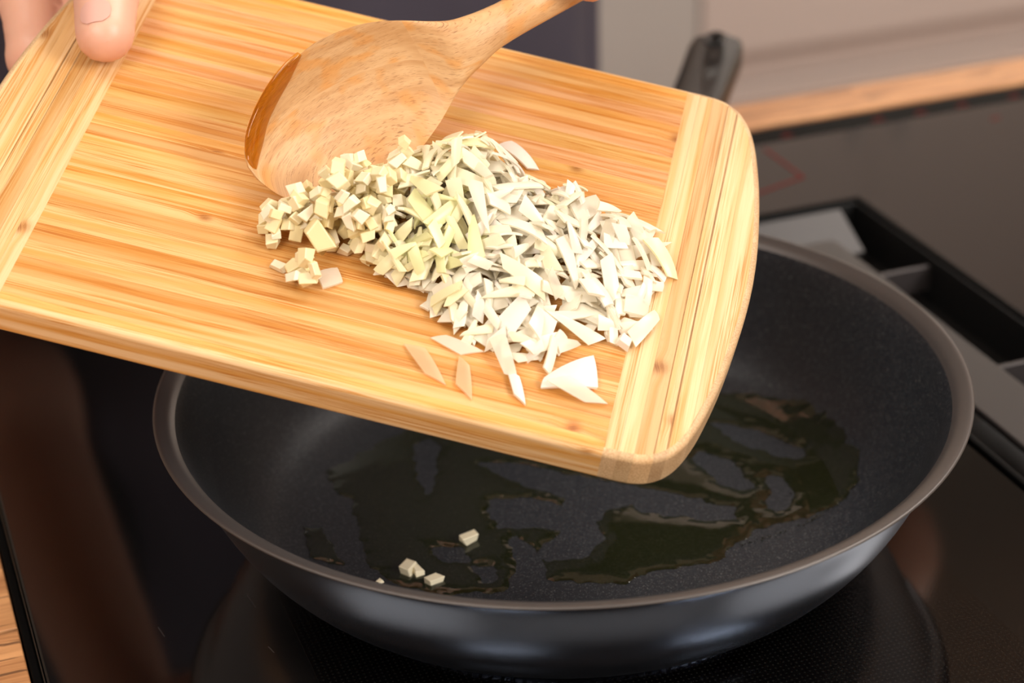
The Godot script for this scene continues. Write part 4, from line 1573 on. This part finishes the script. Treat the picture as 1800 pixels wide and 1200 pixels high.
	for side in 2:
		for i in nr:
			for k in nr:
				var s := float(i) / (nr - 1) * 2.0 - 1.0
				var q := float(k) / (nr - 1) * 2.0 - 1.0
				var squeeze := sqrt(maxf(1.0 - pow(absf(s), 3.0) * 0.75, 0.0))
				var an := q * 0.54 * squeeze
				var along := 0.0244 + s * 0.0046
				var rad := lerpf(0.0116, 0.0098, clampf(along / 0.0254, 0, 1)) * (1.0 if along < 0.0254 else sqrt(maxf(1.0 - pow((along - 0.0254) / 0.0098, 2.0), 0.0))) + (0.00035 if side == 0 else -0.001) - 0.0002 * s * s
				nail.vert(inv * (BOARD * (p0 + ax * along + (out * cos(an) + sd * sin(an)) * rad)), (inv.basis * (BOARD.basis * (out * cos(an) + sd * sin(an)))) * (1 if side == 0 else -1))
		for i in nr - 1:
			for k in nr - 1:
				var e := side * nr * nr + i * nr + k
				nail.quad(e, e + 1, e + nr + 1, e + nr)
	part("thumbnail", nail, M.nail, bo)
	# clothes
	var sh := []
	for s in [-1.0, 1.0]:
		chain(sh, [W.call(0.045 + 0.07 * s, 0.40, -0.56), W.call(0.045 + 0.065 * s, 0.18, -0.57), W.call(0.045 + 0.072 * s, -0.03, -0.57)], [0.108, 0.104, 0.112])
		sh.append([W.call(0.045 + 0.10 * s, 0.44, -0.54), W.call(0.045, 0.475, -0.54), 0.070, 0.068])
	chain(sh, [sl, sl.lerp(el, 0.62)], [0.062, 0.060])
	chain(sh, [sr, sr.lerp(er, 0.62)], [0.062, 0.060])
	var shirt := MB.new()
	flesh(shirt, sh, 0.011, 0.03)
	part("shirt", shirt, M.shirt, o)
	var tr := []
	for s in [-1.0, 1.0]:
		chain(tr, [W.call(0.045 + 0.06 * s, 0.02, -0.58), W.call(0.045 + 0.085 * s, -0.42, -0.58), W.call(0.045 + 0.09 * s, -0.83, -0.60)], [0.118, 0.078, 0.064])
	var trousers := MB.new()
	flesh(trousers, tr, 0.012, 0.02)
	part("trousers", trousers, M.shirt, o)
	# the apron: a draped sheet with folds and thickness, wrapped round the front
	var ap := MB.new()
	var nu := 72
	var nv := 40
	var fold := noise(71, 1.0, 2)
	var grid := []
	for side in 2:
		for j in nv + 1:
			var y := lerpf(0.36, -0.50, float(j) / nv)
			for i in nu + 1:
				var s := float(i) / nu * 2.0 - 1.0
				var wide := 1.0 if y < 0.2 else lerpf(1.0, 0.72, (y - 0.2) / 0.16)
				var ang := s * 1.75 * wide
				var cr := 0.006 * sin(s * 17.0 + 2.0 * fold.get_noise_2d(s * 3.0, y * 2.0)) * smoothstep(0.35, -0.2, y) + 0.006 * fold.get_noise_2d(s * 5.0, y * 3.0 + 9.0)
				var rx := 0.196 + cr + (0.0 if side == 0 else -0.003)
				var rz := 0.140 + cr + (0.0 if side == 0 else -0.003)
				var p: Vector3 = W.call(0.045 + sin(ang) * rx, y, -0.565 + cos(ang) * rz)
				ap.vert(p, Vector3(sin(ang), 0, cos(ang)) * (1 if side == 0 else -1))
	for side in 2:
		var base := side * (nu + 1) * (nv + 1)
		for j in nv:
			for i in nu:
				var e := base + j * (nu + 1) + i
				ap.quad(e, e + 1, e + nu + 2, e + nu + 1)
	renormal(ap)
	part("apron", ap, M.apron, o)
	var hr := []
	hr.append([W.call(0.045, 0.735, -0.525), W.call(0.045, 0.735, -0.47), 0.083, 0.074])
	hr.append([W.call(0.045, 0.66, -0.545), W.call(0.045, 0.70, -0.53), 0.060, 0.070])
	var hair := MB.new()
	flesh(hair, hr, 0.007, 0.012)
	part("hair", hair, M.hair, o)
